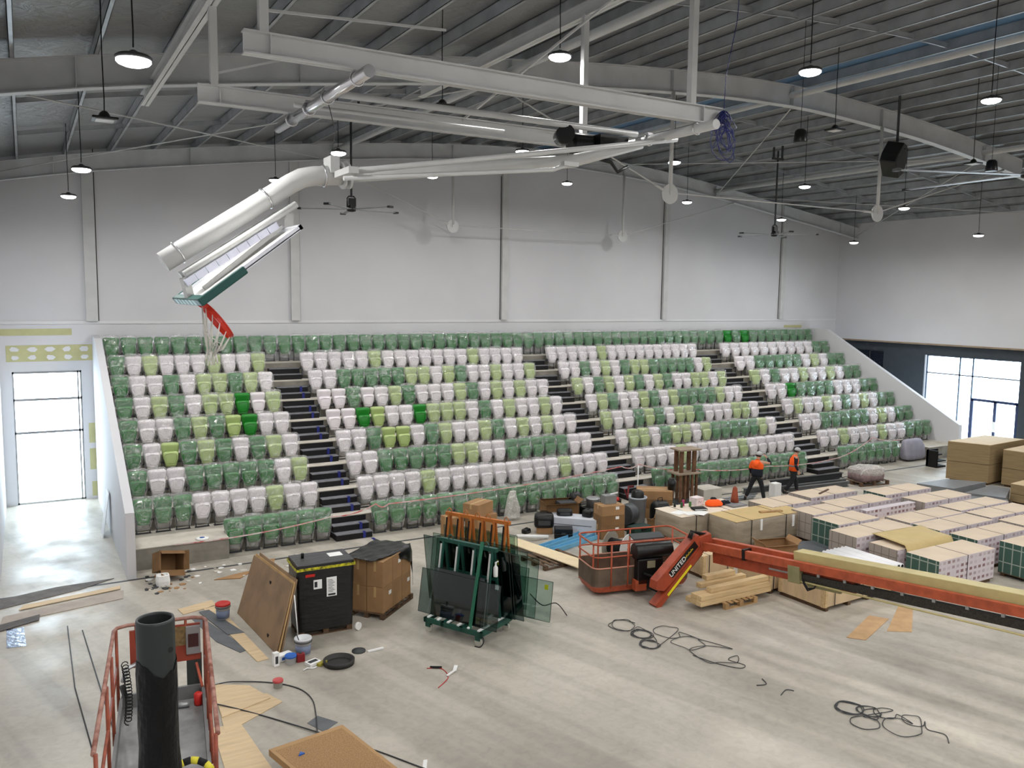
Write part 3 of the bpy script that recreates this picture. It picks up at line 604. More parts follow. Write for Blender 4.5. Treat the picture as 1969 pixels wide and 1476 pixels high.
# ================================================================ FLOOR THINGS
def P2(name,poly,z0,z1,m,lab,cat,group=None,bevel=0,parent=None):
    cx=sum(p[0] for p in poly)/len(poly); cy=sum(p[1] for p in poly)/len(poly)
    o=MB().prism([(p[0]-cx,p[1]-cy) for p in poly],0,z1-z0).build(name,m,parent,bevel=bevel,loc=(cx,cy,z0))
    if lab: tag(o,lab,cat,group)
    return o
def quad(cx,cy,sx,sy,a=0):
    c,s=math.cos(a),math.sin(a); return [(cx+c*x-s*y,cy+s*x+c*y) for x,y in ((-sx/2,-sy/2),(sx/2,-sy/2),(sx/2,sy/2),(-sx/2,sy/2))]
def boxT(name,lab,cat,m,cx,cy,z,sx,sy,sz,a=0,group=None,tape=True,label=False,flaps=False,bev=.006):
    """a carton: body, tape, label, open flaps"""
    t=thing(name,lab,cat,(cx,cy,z),a,group); b=MB()
    if flaps:
        w=.012; b.box(-sx/2,sx/2,-sy/2,-sy/2+w,0,sz).box(-sx/2,sx/2,sy/2-w,sy/2,0,sz).box(-sx/2,-sx/2+w,-sy/2,sy/2,0,sz).box(sx/2-w,sx/2,-sy/2,sy/2,0,sz).box(-sx/2,sx/2,-sy/2,sy/2,0,w); b.build('body',m,t)
        for s,ax in ((-1,0),(1,0),(-1,1),(1,1)):
            f=MB()
            if ax==0: f.bar((0,s*sy/2,sz),(0,s*(sy/2+sy*.3*(1 if s<0 else -.6)),sz+.06),sx,.008,up=(0,0,1))
            else: f.bar((s*sx/2,0,sz),(s*(sx/2+sx*.12),0,sz+.12),sy,.008)
            f.build('flap',m,t)
    else: b.box(-sx/2,sx/2,-sy/2,sy/2,0,sz).build('body',m,t,bevel=bev)
    if tape and not flaps: MB().box(-sx/2-.001,sx/2+.001,-.03,.03,sz,sz+.002).box(-sx/2-.002,-sx/2-.0005,-.03,.03,sz*.6,sz).build('packing_tape',mat('tape_tan',(190,160,112),.3),t)
    if label: MB().box(sx*.1,sx*.1+.12,-sy/2-.002,-sy/2,sz*.6,sz*.6+.09).build('address_label',paper,t)
    return t
def pallet(sx,sy,cx,cy,a,m,lab,z=0,group=None,h=.13,name='pallet'):
    t=thing(name,lab,'pallet',(cx,cy,z),a,group); b=MB()
    n=7
    for i in range(n):
        x=-sx/2+(sx-.1)*i/(n-1); b.box(x,x+.1,-sy/2,sy/2,h-.02,h)
    b.build('deck',m,t); b=MB()
    for y in (-sy/2,-.05,sy/2-.1):
        b.box(-sx/2,sx/2,y,y+.1,0,.02)
        for x in (-sx/2,-.06,sx/2-.12): b.box(x,x+.12,y,y+.1,.02,h-.02)
    b.build('bearer',m,t); return t
# ---- black wrapped machine crate on a pallet
a=math.atan2(-.05,1.22)
pallet(1.16,.72,5.37,17.42,a,darkw,'dark pallet under the tall black-wrapped crate')
t=thing('wrapped_crate','tall crate wrapped in black plastic with yellow tape round its top','crate',(5.37,17.42,.13),a)
b=MB().loft([ring(h,-s,s,z,28,12) for h,s,z in ((.60,.40,0),(.61,.41,.5),(.62,.42,1.0),(.63,.43,1.38),(.62,.42,1.45))],smooth=False)
b.build('plastic_wrap',mat('black_stretch_film',(20,20,22),.28,vary=.3,scale=4,bump=.7,bscale=3,spec=.5,stretch=(1,1,4)),t)
b=MB().box(-.61,.61,-.42,.42,1.445,1.46); b.build('top_sheet',mat('grey_black_film',(72,72,74),.35,vary=.35,scale=3,bump=.6,bscale=4,stretch=(1,5,1)),t)
b=MB(); 
for s in (-1,1): b.box(-.64,.64,s*.437-.003,s*.437+.003,1.34,1.40).box(s*.637-.003,s*.637+.003,-.44,.44,1.34,1.40)
b.build('yellow_tape',mat('caution_tape',(196,190,40),.4,vary=.5,scale=14,c2=(30,30,20)),t)
MB().box(-.28,-.10,-.440,-.432,.92,1.12).build('notice',paper,t); MB().box(.0,.22,-.442,-.434,.72,1.14).build('notice',paper,t)
MB().box(-.45,-.25,-.441,-.434,1.20,1.26).build('red_strip',red,t)
b=MB()
for i in range(9): b.box(.03,.03+.16*(.6+.4*((i*7)%5)/5),-.4445,-.4425,1.08-i*.033,1.09-i*.033)
b.box(.03,.19,-.4445,-.4425,.74,.78).box(-.26,-.2,-.4425,-.4405,.96,1.08).build('printed_text',txtm,t)
MB().box(.18,.48,-.05,.22,1.462,1.466).build('top_notice',paper,t)
tag(MB().lathe([(.035,0),(.035,.1),(.028,.11)],n=12).build('spray_can',black,loc=(5.0,17.55,1.59)),'small black can standing on the black-wrapped crate','can')
for o in [MB().tube([(0,-.03,0),(0,.03,0)],.085,20).build('loose_wheel',paper,loc=(6.03,16.93,.086))]:
    o.rotation_euler=(0,0,.5); tag(o,'small white wheel leaning at the black-wrapped crate corner','wheel')
# ---- cartons on a pallet with black sheet
a2=math.atan2(18.18-17.17,7.9-6.72); 
ux=Vector((math.cos(a2),math.sin(a2),0)); uy=Vector((-math.sin(a2),math.cos(a2),0)); C0=Vector((6.72,17.2,0))
pc=C0+ux*.72+uy*.42; pallet(1.5,.9,pc.x,pc.y,a2,darkw,'dark wooden pallet under the stacked shipping cartons')
k=0
for lv in (0,1):
    for i in range(3):
        for j in range(2):
            if lv==1 and i==2: sz=.56
            c=C0+ux*(.25+.47*i)+uy*(.22+.43*j)
            boxT('shipping_carton','tall brown carton in the %s layer, %s along the right side, %s'%(['bottom','top'][lv],ORD[i],['near side','far side'][j]),'carton',card,c.x,c.y,.13+.6*lv,.455,.415,.595,a2,'cartons on the pallet beside the black crate',label=(i+j+lv)%2==0)
# black sheet over top and down the right
b=MB(); N=16; rnd=random.Random(8); vs=[]; 
for i in range(N+1):
    for j in range(N+1):
        u=i/N*1.75-.12; v=j/N*1.05-.10; z=1.36
        if u>1.42: z=1.36-(u-1.42)*2.6; u_=1.42+(u-1.42)*.12
        else: u_=u
        lim=.05+.30*(1-u/1.4)     # front edge pulled back at left
        vv=v
        if v<.02: 
            z-=(.02-v)*3.2*max(0,(u-.3)); vv=-.02
        p=C0+ux*(u_)+uy*(vv+ (.16*(1-u/1.0) if u<1.0 else 0)*(1-j/N)); vs.append((p.x-C0.x+rnd.uniform(-.012,.012),p.y-C0.y+rnd.uniform(-.012,.012),z+.022*math.sin(i*1.3+j*.4)*math.cos(j*.9)+rnd.uniform(0,.015)+.01))
b.add(vs,[(i*(N+1)+j,(i+1)*(N+1)+j,(i+1)*(N+1)+j+1,i*(N+1)+j+1) for i in range(N) for j in range(N)],True)
o=b.build('plastic_sheet',mat('black_sheet',(24,24,25),.3,vary=.3,bump=.6,bscale=8),loc=(C0.x,C0.y,0)); s=o.modifiers.new('s','SOLIDIFY'); s.thickness=.006
tag(o,'crumpled black plastic sheet slumped over the stacked brown cartons','sheet')
# ---- boards leaning on the crate
browb=mat('brown_hardboard',(138,112,84),.6,vary=.18,scale=2)
edgeb=mat('board_edge',(186,152,104),.8)
for i,(dx,sc,lab) in enumerate(((0,1.0,'large brown board, outermost of those leaning on the black crate'),(.06,1.02,'large brown board, second of those leaning on the black crate'),(.12,1.06,'brown board with raised edge, behind the two leaning ones'))):
    A=Vector((3.93+dx,19.15-dx*1,.004)); Bp=Vector((4.13+dx,16.55,.004)); T1=Vector((4.60+dx*.8,16.95,1.27*sc)); T0=Vector((4.40+dx*.8,19.45,1.22*sc))
    if i==2: A=A.lerp(Bp,.1); T0=T0.lerp(T1,.05)
    n=(Bp-A).cross(T0-A).normalized()*.03
    if n.x<0: n=-n
    mb=MB().extr([A,Bp,T1,T0],n); o=A.copy(); mb.v=[tuple(Vector(v)-o) for v in mb.v]
    q=mb.build('leaning_board',browb if i!=1 else edgeb,loc=tuple(o)); tag(q,lab,'board','boards leaning against the black crate')
    if i==0: 
        for f,g in ((.5,.8),(.25,.12)):
            p=(A.lerp(Bp,1-f*.9)).lerp(T0.lerp(T1,1-f*.9),g)-o-n*.02; MB().box(p.x-.012,p.x+.012,p.y-.04,p.y+.04,p.z-.03,p.z+.03).build('slot',blackm,q)
tag(MB().tube([(0,0,0),(-.08,-.02,1.1)],.012,6).build('white_stick',paper,loc=(4.66,16.72,.004)),'thin pale stick upright between leaning boards and black crate','stick')
# ---- buckets, tins
def bucket(x,y,z,r,h,lab,lid,body,extra=None,label=True,col2=None):
    t=thing('paint_bucket',lab,'bucket',(x,y,z)); 
    MB().lathe([(r*.86,0),(r,h*.93),(r*1.04,h*.93),(r*1.04,h)] if lid else [(r*.86,0),(r,h*.9),(r*1.06,h*.9),(r*1.06,h),(r*.93,h),(r*.9,h*.7),(.01,h*.68)],n=28).build('body',body,t)
    if lid: MB().lathe([(r*1.07,h-.03),(r*1.08,h),(r*1.0,h+.015),(r*.9,h+.01),(.01,h+.01)],n=28).build('lid',lid,t)
    if label: MB().lathe([(r*.885,h*.12),(r*.965,h*.62),(r*.96,h*.62),(r*.88,h*.12)],n=28).build('label_band',col2 or mat('grey_blue_label',(120,132,158),.5,vary=.15),t)
    if not lid or label: MB().tube([(r*1.05*math.cos(a),r*1.05*math.sin(a),h*.80) for a in [k*math.pi/10 for k in range(21)]],.008,5).build('handle',dgrey,t)
    return t
bw=mat('bucket_white',(212,214,216),.4,vary=.05)
bucket(3.58,18.95,.0,.155,.36,'white paint bucket with red lid beside the leaning boards',red,bw)
t=bucket(4.62,16.25,.0,.165,.36,'open white paint bucket holding a scraper near the leaning boards',None,bw); MB().bar((-.06,.03,.25),(-.12,.05,.44),.05,.012).build('scraper',dgrey,t)
bucket(3.80,15.06,.0,.09,.14,'small tub with faded red lid alone on the floor',mat('faded_red',(196,80,80),.5),mat('clear_tub',(190,192,186),.4),label=False)
bucket(4.28,15.95,.0,.11,.17,'small white tub with blue lid among the tins',blue,bw,label=False)
t=thing('caulk_box','tall white printed box at the left of the tins','box',(4.0,16.0,0),.2); MB().box(-.055,.055,-.05,.05,0,.27).build('body',paper,t,bevel=.004); MB().box(-.03,.03,-.052,-.05,.05,.2).build('print_panel',dgrey,t)
t=thing('paint_tin','small red tin beside the open paint bucket','tin',(4.48,15.95,0)); MB().box(-.08,.08,-.045,.045,0,.17).build('body',mat('dark_red',(130,30,34),.4),t,bevel=.01); MB().lathe([(.025,.17),(.025,.19)],n=12).build('cap',dgrey,t)
t=thing('filler_tray','low white box with dark print right of the red tin','box',(4.66,15.72,0),.35); MB().box(-.13,.13,-.1,.1,0,.06).build('body',paper,t,bevel=.005); MB().box(-.1,.1,-.05,.05,.06,.063).build('print_panel',dgrey,t)
t=thing('white_container','flat white carton lying behind the blue-lidded tub','box',(4.22,16.2,0),.3); MB().box(-.15,.15,-.08,.08,0,.13).build('body',paper,t,bevel=.01); MB().box(-.1,.1,-.081,-.08,.03,.09).build('print_panel',blue,t)
tag(MB().lathe([(.30,0),(.31,.09),(.27,.095),(.27,.005)],n=36).build('edging_coil',mat('dark_strip_roll',(46,44,42),.6,vary=.1),loc=(5.12,15.5,.0)),'wide coil of dark edging strip lying on the floor','coil')
tag(MB().lathe([(.14,0),(.14,.025),(.02,.03)],n=24).build('tape_roll',dgrey,loc=(5.66,15.86,0)),'flat grey roll beside the dark coil','roll')
tag(MB().bar((0,0,.02),(.35,.02,.02),.05,.03).build('brush',paper,loc=(5.8,15.72,0)),'white handled brush right of the grey roll','brush')
tag(MB().bar((0,0,.03),(.18,.12,.03),.09,.05).build('yellow_sponge',mat('dirty_yellow',(160,150,60),.8),loc=(4.72,15.55,0)),'yellow-green sponge left of the dark coil','sponge')
tag(MB().tube([(0,0,.015),(.1,.05,.02),(.2,.0,.015),(.28,.03,.015)],.014,6).build('wire_scrap',paper,loc=(4.4,15.5,0)),'crumpled pale scrap in front of the tins','scrap')
# ---- sheets on floor
lam=mat('grey_offcut',(92,96,100),.5,vary=.15,scale=3)
P2('plywood_strip',[(3.30,19.75),(3.62,19.9),(3.95,16.36),(3.72,16.33)],.001,.014,ply,'narrow plywood strip on the floor beside the leaning boards','plywood')
P2('grey_offcut',[(3.17,19.6),(3.40,19.62),(3.82,17.9),(3.48,17.95)],.015,.022,lam,'dark grey offcut under the red-lidded bucket','offcut')
P2('grey_offcut',[(2.95,19.35),(3.16,19.3),(3.70,17.0),(3.52,16.93),(3.2,17.7)],.001,.012,lam,'long pointed grey offcut left of the plywood strip','offcut')
P2('plywood_strip',[(2.78,20.0),(3.58,20.25),(3.6,19.85),(2.84,19.62)],.001,.014,ply,'pale strip behind the red-lidded bucket','plywood')
P2('plywood_sheet',[(2.72,15.72),(3.34,15.33),(3.56,14.66),(2.66,14.35)],.015,.032,ply,'upper pale plywood sheet right of the scissor lift','plywood')
P2('plywood_sheet',[(2.70,15.0),(3.55,14.9),(3.72,14.45),(2.6,13.8)],.001,.014,ply,'lower pale plywood sheet right of the scissor lift','plywood')
P2('plywood_sheet',[(2.45,14.1),(2.9,14.0),(3.1,11.2),(2.3,11.2)],.001,.013,ply,'long plywood sheet running off the bottom beside the scissor lift','plywood')
P2('grey_offcut',[(3.89,13.5),(4.12,13.66),(4.36,13.28),(4.05,13.08)],.001,.006,lam,'square grey offcut behind the honeycomb board','offcut')
t=thing('honeycomb_board','big brown honeycomb-core panel lying near the bottom of the frame','board',(3.9,11.6,0)); 
pg=[(-.96,.67),(.26,.85),(.62,-1.05),(-.52,-1.2)]
MB().prism(pg,.30,.40).build('panel',mat('honeycomb_brown',(176,142,100),.8,vary=.06,scale=2),t)
def inset(p,f): 
    cx=sum(q[0] for q in p)/4; cy=sum(q[1] for q in p)/4; return [(cx+(q[0]-cx)*f,cy+(q[1]-cy)*f) for q in p]
hm=mat('honeycomb_core',(168,132,92),.9,vary=.25,scale=60)
MB().prism(inset(pg,.9),.4,.403).build('core',hm,t)
MB().box(-.7,-.5,-.2,.5,0,.3).box(.1,.3,-.8,.4,0,.3).build('support_block',darkw,t)
tag(MB().prism([(0,0),(.1,.03),(.05,.1)],0,.02).build('label_scrap',blue,loc=(3.28,11.85,.403)),'tiny blue and white label scrap on the honeycomb panel','scrap')
for i,(pl,m,l) in enumerate((
  ([(-.78,21.9),(.9,22.5),(1.7,23.0),(.4,22.95),(-.78,22.6)],mat('dirty_grey_board',(104,100,96),.8,vary=.2),'dark grey board across the doorway threshold at far left'),
  ([(-.4,21.6),(1.75,22.05),(1.78,22.3),(-.3,21.9)],ply,'long pale plank left of the open carton'),
  ([(-.75,20.85),(1.75,21.35),(1.82,21.95),(-.7,21.35)],mat('grey_beige_board',(164,152,140),.7,vary=.1),'wide beige plank lying left of the open carton'),
  ([(-.78,20.4),(.0,20.75),(.02,21.1),(-.78,20.8)],mat('dirty_grey_board2',(90,86,84),.8,vary=.2),'short dark grey board at the far left edge'))):
    P2('floor_board',pl,.002+.014*(i%2),.014+.014*(i%2),m,l,'board','boards on the floor at the left')
P2('foil_piece',[(-.6,19.4),(-.25,19.35),(-.3,20.5),(-.62,20.5)],.001,.006,mat('foil_sheet',(150,160,180),.2,.8,bump=.6,bscale=8),'shiny foil piece on the floor at far left','foil')
b=MB(); 
for pts in (((.53,20.1),(.52,16.8),(.72,13.0)),((.80,19.7),(1.0,14.8),(1.06,12.5))): b.tube([(x,y,.006) for x,y in pts],.012,5)
tag(b.build('thin_cable',dgrey),'two thin dark cables lying along the floor left of the scissor lift','cable')
# debris by the carton
t=boxT('open_carton','tipped open brown carton with orange label by the left side wall','carton',cardd,2.85,22.55,.30,.62,.5,.5,.35,tape=False,flaps=True); t.rotation_euler=(math.radians(68),.2,.25); t.location=(2.86,22.75,.30)
MB().box(-.12,.16,-.253,-.25,.15,.3).build('orange_label',orange,t)
b=MB().loft([ring(h,-h,h,z,12,4) for h,z in ((.16,0),(.17,.12),(.15,.26),(.12,.27),(.10,.18))],smooth=False); tag(b.build('white_bag',paper,loc=(2.72,21.95,0)),'small open white box full of scraps before the tipped carton','box')
rnd=random.Random(12); b=MB(); b.use(card)
for i in range(70):
    b.use((card,paper,dgrey,concl)[i%4]); x=rnd.uniform(2.3,6.8) if i%2 else rnd.uniform(2.3,3.5); y=rnd.uniform(21.3,22.9); s=rnd.uniform(.02,.09); b.prism([(x+s*math.cos(a)*rnd.uniform(.5,1.4),y+s*math.sin(a)) for a in (0,1.3,2.6,4,5.2)],.001,rnd.uniform(.004,.03))
tag(b.build('debris'),'scattered paper and packing scraps before the front row','debris',kind='stuff')
for pl,l in (([(3.9,21.7),(4.5,21.5),(5.0,22.0),(4.5,21.9)],'bent pale scrap board on the floor before the front row'),([(5.0,22.5),(5.6,22.4),(5.7,22.7),(5.3,22.75)],'small torn cardboard piece near the floor slot')): P2('cardboard_scrap',pl,.001,.02,card,l,'cardboard')
b=MB()
for i in range(6): b.use(yellow if i%2 else blackm).box(4.75+i*.06,4.81+i*.06,21.55,21.68,.001,.02)
tag(b.build('hazard_tape_scrap'),'scrap of yellow and black hazard tape near the front row','tape')
tag(MB().tube([(0,0,.04),(.35,.05,.04)],.04,10).build('black_tube',black,loc=(5.55,21.15,0)),'short black tube behind the leaning boards','tube')
# cables
def cable(name,pts,r,lab,m=dgrey,parent=None):
    V=[Vector(p) for p in pts]; out=[]
    for i in range(len(V)-1):
        p0=V[max(i-1,0)];p1=V[i];p2=V[i+1];p3=V[min(i+2,len(V)-1)]
        for k in range(6):
            t=k/6; out.append(.5*((2*p1)+(-p0+p2)*t+(2*p0-5*p1+4*p2-p3)*t*t+(-p0+3*p1-3*p2+p3)*t**3))
    out.append(V[-1]); o=MB().tube(out,r,6).build(name,m,parent)
    if lab: tag(o,lab,'cable')
    return o
cable('power_cable',[(2.0,15.4,.012),(2.84,15.65,.034),(3.3,15.55,.02),(3.8,15.22,.012),(4.12,14.79,.012),(4.21,14.28,.012),(4.1,13.69,.012),(3.97,13.2,.02),(3.8,12.6,.03)],.011,'grey cable looping from the scissor lift around the small tub',dgrey)
cable('power_cable',[(2.3,15.2,.045),(2.72,14.76,.05),(3.25,14.16,.012),(3.88,13.2,.02),(4.6,12.1,.012),(5.1,11.2,.012),(5.5,10.6,.012)],.011,'dark cable crossing the plywood toward the bottom of the frame',dgrey)
rnd=random.Random(21)
pts=[]
for cx,cy,R,n in ((11.3,14.35,.30,2),(11.35,13.75,.22,4),(11.15,13.25,.2,3),(11.95,13.6,.3,1),(11.95,12.9,.35,1.2),(12.05,12.2,.45,1)):
    for k in range(int(n*9)):
        a=k/9*2*math.pi+rnd.uniform(-.15,.15); rr_=R*rnd.uniform(.8,1.15); pts.append((cx+rr_*math.cos(a),cy+rr_*1.1*math.sin(a),.012+.012*rnd.random()))
pts+= [(12.1,11.9,.012),(12.2,11.55,.012),(12.0,11.5,.012),(11.75,11.9,.012),(11.6,12.4,.012)]
cable('cable_coil',pts,.008,'loosely tangled grey cable on the floor before the orange boom basket')
pts=[]
for cx,cy,R,n in ((12.55,9.35,.24,3),(12.75,9.1,.2,2),(12.35,8.85,.26,1.3),(12.95,8.9,.2,1.1),(12.75,8.45,.33,1.1),(13.15,8.5,.2,1.1)):
    for k in range(int(n*9)):
        a=k/9*2*math.pi+rnd.uniform(-.1,.1); rr_=R*rnd.uniform(.85,1.1); pts.append((cx+rr_*math.cos(a),cy+rr_*math.sin(a),.012+.012*rnd.random()))
pts+=[(13.1,8.2,.012),(13.2,7.95,.012),(13.0,7.75,.012)]
cable('cable_coil',pts,.008,'smaller coil of grey cable alone on the floor at lower right')
cable('cable_scrap',[(11.75,10.8,.01),(11.95,10.75,.01),(12.05,10.95,.01)],.009,'short curved cable scrap beyond the larger tangle')
cable('cable_scrap',[(11.85,10.3,.01),(12.1,10.4,.01),(12.2,10.3,.01)],.009,'second short cable scrap with dark end beyond the tangle')
cable('red_wire',[(6.55,14.45,.01),(6.8,14.3,.01),(6.75,13.9,.01),(6.4,13.6,.01)],.008,'thin red wire curved on the open floor',red)
tag(MB().bar((0,0,.02),(.2,-.12,.02),.05,.03).build('black_clip',black,loc=(6.62,14.45,0)),'small black plastic clip above the red wire','clip')
tag(MB().bar((0,0,.02),(.22,.12,.03),.04,.02).bar((.22,.12,.02),(.34,.3,.03),.07,.02).build('white_strap',paper,loc=(6.75,13.95,0)),'white plastic strap beside the red wire','strap')
P2('white_tape_strip',[(5.0,11.2),(5.06,11.17),(5.22,11.48),(5.16,11.5)],.001,.004,paper,'short white tape strip on the floor at the bottom','tape')
P2('cardboard_sheet',[(15.2,11.5),(15.45,11.2),(17.0,11.75),(16.75,12.1)],.001,.008,mat('card_flat',(186,152,112),.8),'flat cardboard piece lying in front of the boom','cardboard','flat cardboard pieces')
P2('cardboard_sheet',[(16.3,11.3),(16.75,11.0),(18.1,11.9),(17.9,12.15)],.001,.008,mat('card_flat'  ,(186,152,112)),'flat cardboard piece half under the boom','cardboard','flat cardboard pieces')
# ---- green glass trolley
def rack(name,lab,C,a,L,Wd,H,m,zb,green_=True):
    t=thing(name,lab,'glass rack',C,a); h=H
    if green_:
        b=MB(); 
        for y in (-Wd/2,Wd/2-.06): b.box(-L/2,L/2,y,y+.06,zb-.1,zb)
        for x in (-L/2,-L*.2,L*.12,L/2-.08): b.box(x,x+.08,-Wd/2,Wd/2,zb-.1,zb)
        b.build('base_frame',m,t)
        for x in (-L/2+.1,L/2-.12):
            for y in (-Wd/2+.06,Wd/2-.06):
                w=MB().box(x-.06,x+.06,y-.05,y+.05,zb-.2,zb-.1).build('caster',m,t); MB().tube([(x-.0,y-.02,.09),(x-.0,y+.02,.09)],.09,20).build('wheel',mat('cream_wheel',(190,188,176),.5),w)
        b=MB()
        for i in range(6): x=-L/2+.1+i*(L-.2)/5; b.box(x-.025,x+.025,-Wd/2+.02,-.16,zb,zb+.03).box(x-.025,x+.025,.16,Wd/2-.02,zb,zb+.03)
        b.build('rubber_strip',paper,t)
    n=4 if green_ else 6
    z0=zb if green_ else .1
    b=MB(); b.box(-L/2+.02,L/2-.02,-.045,.045,h-.08,h); b.build('top_beam',m,t)
    b=MB(); p=MB()
    for i in range(n):
        x=-L/2+.12+i*(L-.24)/(n-1)
        for s in (-1,1):
            b.bar((x,s*.03,h-.04),(x,s*(.28 if green_ else .30),z0),.05,.05)
            p.bar((x-.03,s*.075,h-.12),(x-.03,s*(.31 if green_ else .33),z0+.05),.035,.02)
    b.bar((-L/2+.1,-.15,z0+(h-z0)*.55),(L/2-.1,-.15,z0+(h-z0)*.55),.05).bar((-L/2+.1,.15,z0+(h-z0)*.55),(L/2-.1,.15,z0+(h-z0)*.55),.05)
    b.build('a_frame',m,t); p.build('rubber_facing',steelw if green_ else blackm,t)
    for x in ((-L/2+.3,L/2-.3) if green_ else (-L/2+.12,-L*.18,0,.3,L/2-.12)):
        MB().tube([(x-.06,0,h),(x-.06,0,h+.05),(x,0,h+.1),(x+.06,0,h+.05),(x+.06,0,h)],.012,6).build('lifting_loop',m,t)
    return t
ga=math.atan2(14.95-16.0,8.95-7.5); GC=Vector((8.25,15.75,0))
GA=math.radians(-63.4)
GC=Vector((8.12,15.75,0)); rk=rack('glass_trolley','dark green wheeled glass trolley with white rubber strips, nearest rack',tuple(GC),GA,1.55,1.15,1.98,green,.32)
gx=Vector((math.cos(GA),math.sin(GA),0)); gy=Vector((-math.sin(GA),math.cos(GA),0))
MB().bar((.42,-.50,.32),(.10+.35,-.12,2.1),.07,.03).build('clamp_bar',mat('mid_green',(42,110,84),.4),rk)
def pane(c,ax,x0,x1,z0,z1,yb,yt,m,lab,grp,sticker=None):
    """glass sheet leaning: yb/yt offset at bottom/top along the rack normal"""
    n=Vector((-ax.y,ax.x,0)); 
    A=[c+ax*x0+n*yb,c+ax*x1+n*yb]; B=[c+ax*x1+n*yt,c+ax*x0+n*yt]
    for p in A: p.z=z0
    for p in B: p.z=z1
    t=thing('glass_sheet',lab,'glass',tuple(A[0]),group=grp)
    nv=(A[1]-A[0]).cross(B[1]-A[0]).normalized()*.008
    b=MB().extr([p-A[0] for p in A+B],nv); b.build('glass_body',m,t)
    eg=MB(); 
    for p,q in ((A[0],A[1]),(A[1],B[0]),(B[0],B[1]),(B[1],A[0])): eg.bar(p-A[0]+nv/2,q-A[0]+nv/2,.007,.011,up=nv)
    eg.build('polished_edge',mat('glass_edge',(26,44,42),.2),t)
    if sticker:
        u,v,w,h,sm=sticker; o=A[0].lerp(A[1],u).lerp(B[1].lerp(B[0],u),v)-A[0]; up_=(B[1]-A[0]).normalized()
        s=-1 if nv.dot(Vector((.5,.86,0)))>0 else 1
        MB().extr([o,o+ax*w,o+ax*w+up_*h,o+up_*h],nv.normalized()*.003*s+ (Vector((0,0,0)))).build('sticker',sm,t)
    return t
G='glass panes standing on the green trolley'
pane(GC,gx,-1.05,1.05,.36,1.30,-.43,-.27,glassd,'large smoked pane, front one on the green trolley',G,(.93,.9,.09,.1,paper))
pane(GC,gx,-.72,.62,.36,1.37,-.40,-.25,glassd,'smoked pane just behind the front one, yellow sticker bottom right',G,(.9,.04,.1,.14,yellow))
pane(GC,gx,-.62,.60,.36,1.35,-.38,-.235,glassd,'smoked pane third from the front of the green trolley',G)
pane(GC,gx,-.55,.66,.36,1.34,-.36,-.22,glassd,'smoked pane innermost on the front of the green trolley',G)
pane(GC,gx,-1.35,.95,.36,1.9,.34,.13,glassd,'tall smoked pane behind the green trolley with yellow sticker',G,(.84,.78,.1,.12,yellow))
pane(GC,gx,-.9,1.0,.36,1.88,.37,.15,glassd,'tall smoked pane second behind the green trolley',G)
pane(GC,gx,-.4,1.2,.36,1.86,.40,.17,glassd,'tall smoked pane shifted right behind the green trolley',G)
t=thing('spray_bottle','white spray bottle hung on the glass right of the green trolley','spray bottle',tuple(GC+gx*.70+gy*.03+Vector((0,0,1.35))))
MB().lathe([(.045,0),(.05,.02),(.05,.2),(.02,.25),(.015,.27)],n=16).build('bottle',paper,t); MB().box(-.015,.015,-.015,.015,.27,.32).bar((0,0,.31),(.05,-.03,.34),.02).build('trigger_head',paper,t)
OC=Vector((9.22,17.42,0)); OA=math.radians(-60)
rack('glass_a_frame','orange steel glass rack with black rubber posts behind the green trolley',tuple(OC),OA,1.85,.9,2.03,mat('rack_orange',(182,106,42),.5,vary=.12),.12,False)
ox=Vector((math.cos(OA),math.sin(OA),0)); G2='glass panes standing on the orange rack'
for i,(x0,x1,z1,lab,stk) in enumerate(((-1.05,1.25,1.55,'wide greenish pane at the front of the orange rack',None),(-.9,1.6,1.5,'wide greenish pane second on the orange rack',None),(-.8,1.45,1.2,'lower greenish pane on the orange rack with white label',(.86,.6,.09,.14,paper)),(-.6,1.7,1.18,'lower greenish pane third from front of the orange rack',None),(-.4,1.95,1.45,'greenish pane reaching furthest right but one',None),(.9,2.35,1.0,'pale pane standing furthest right with yellow sticker',(.86,.78,.09,.11,yellow)))):
    pane(OC,ox,x0,x1,.12,z1,-.52-.035*i,-.40-.035*i+(.02 if z1<1.3 else .06),glassg,lab,G2,stk)
for i,(x0,x1,z1,lab) in enumerate(((-1.15,.9,1.6,'greenish pane behind the orange rack, nearest it'),(-1.25,.8,1.55,'greenish pane behind the orange rack, second from it'))): pane(OC,ox,x0,x1,.12,z1,.5+.04*i,.36+.04*i,glassg,lab,G2)
cable('ratchet_strap',[tuple(GC+gx*.6-gy*.5+Vector((0,0,.3))),tuple(GC+gx*.78-gy*.5+Vector((0,0,.15))),tuple(GC+gx*.75-gy*.58+Vector((0,0,.02))),tuple(GC+gx*.62-gy*.6+Vector((0,0,.012)))],.012,'black strap trailing from the right corner of the green trolley',black)
cable('ratchet_strap',[(9.8,15.9,.5),(9.95,15.6,.3),(10.3,15.55,.3),(10.5,15.4,.02)],.012,'black strap curling on the floor under the greenish panes',black)
# cartons behind the rack
boxT('carton','brown carton standing on the floor behind the orange rack','carton',card,11.55,21.6,0,.75,.6,.85,.2); boxT('carton','opened brown carton on top of another behind the orange rack','carton',card,11.45,21.6,.85,.8,.55,.36,.5,label=False)
boxT('carton','brown carton left of the taller stack behind the orange rack','carton',card,10.75,21.9,0,.5,.5,.8,.2)
b=MB().loft([ring(h,-h*.8,h*.8,z,12,2.5) for h,z in ((.2,0),(.26,.1),(.25,.4),(.16,.75),(.09,.95))],smooth=False); rnd=random.Random(3); b.v=[(x+rnd.uniform(-.03,.03),y+rnd.uniform(-.03,.03),z) for x,y,z in b.v]
tag(b.build('plastic_bag',filmgrey,loc=(13.6,23.25,0)),'crumpled clear plastic bag standing before the front row seats','bag')
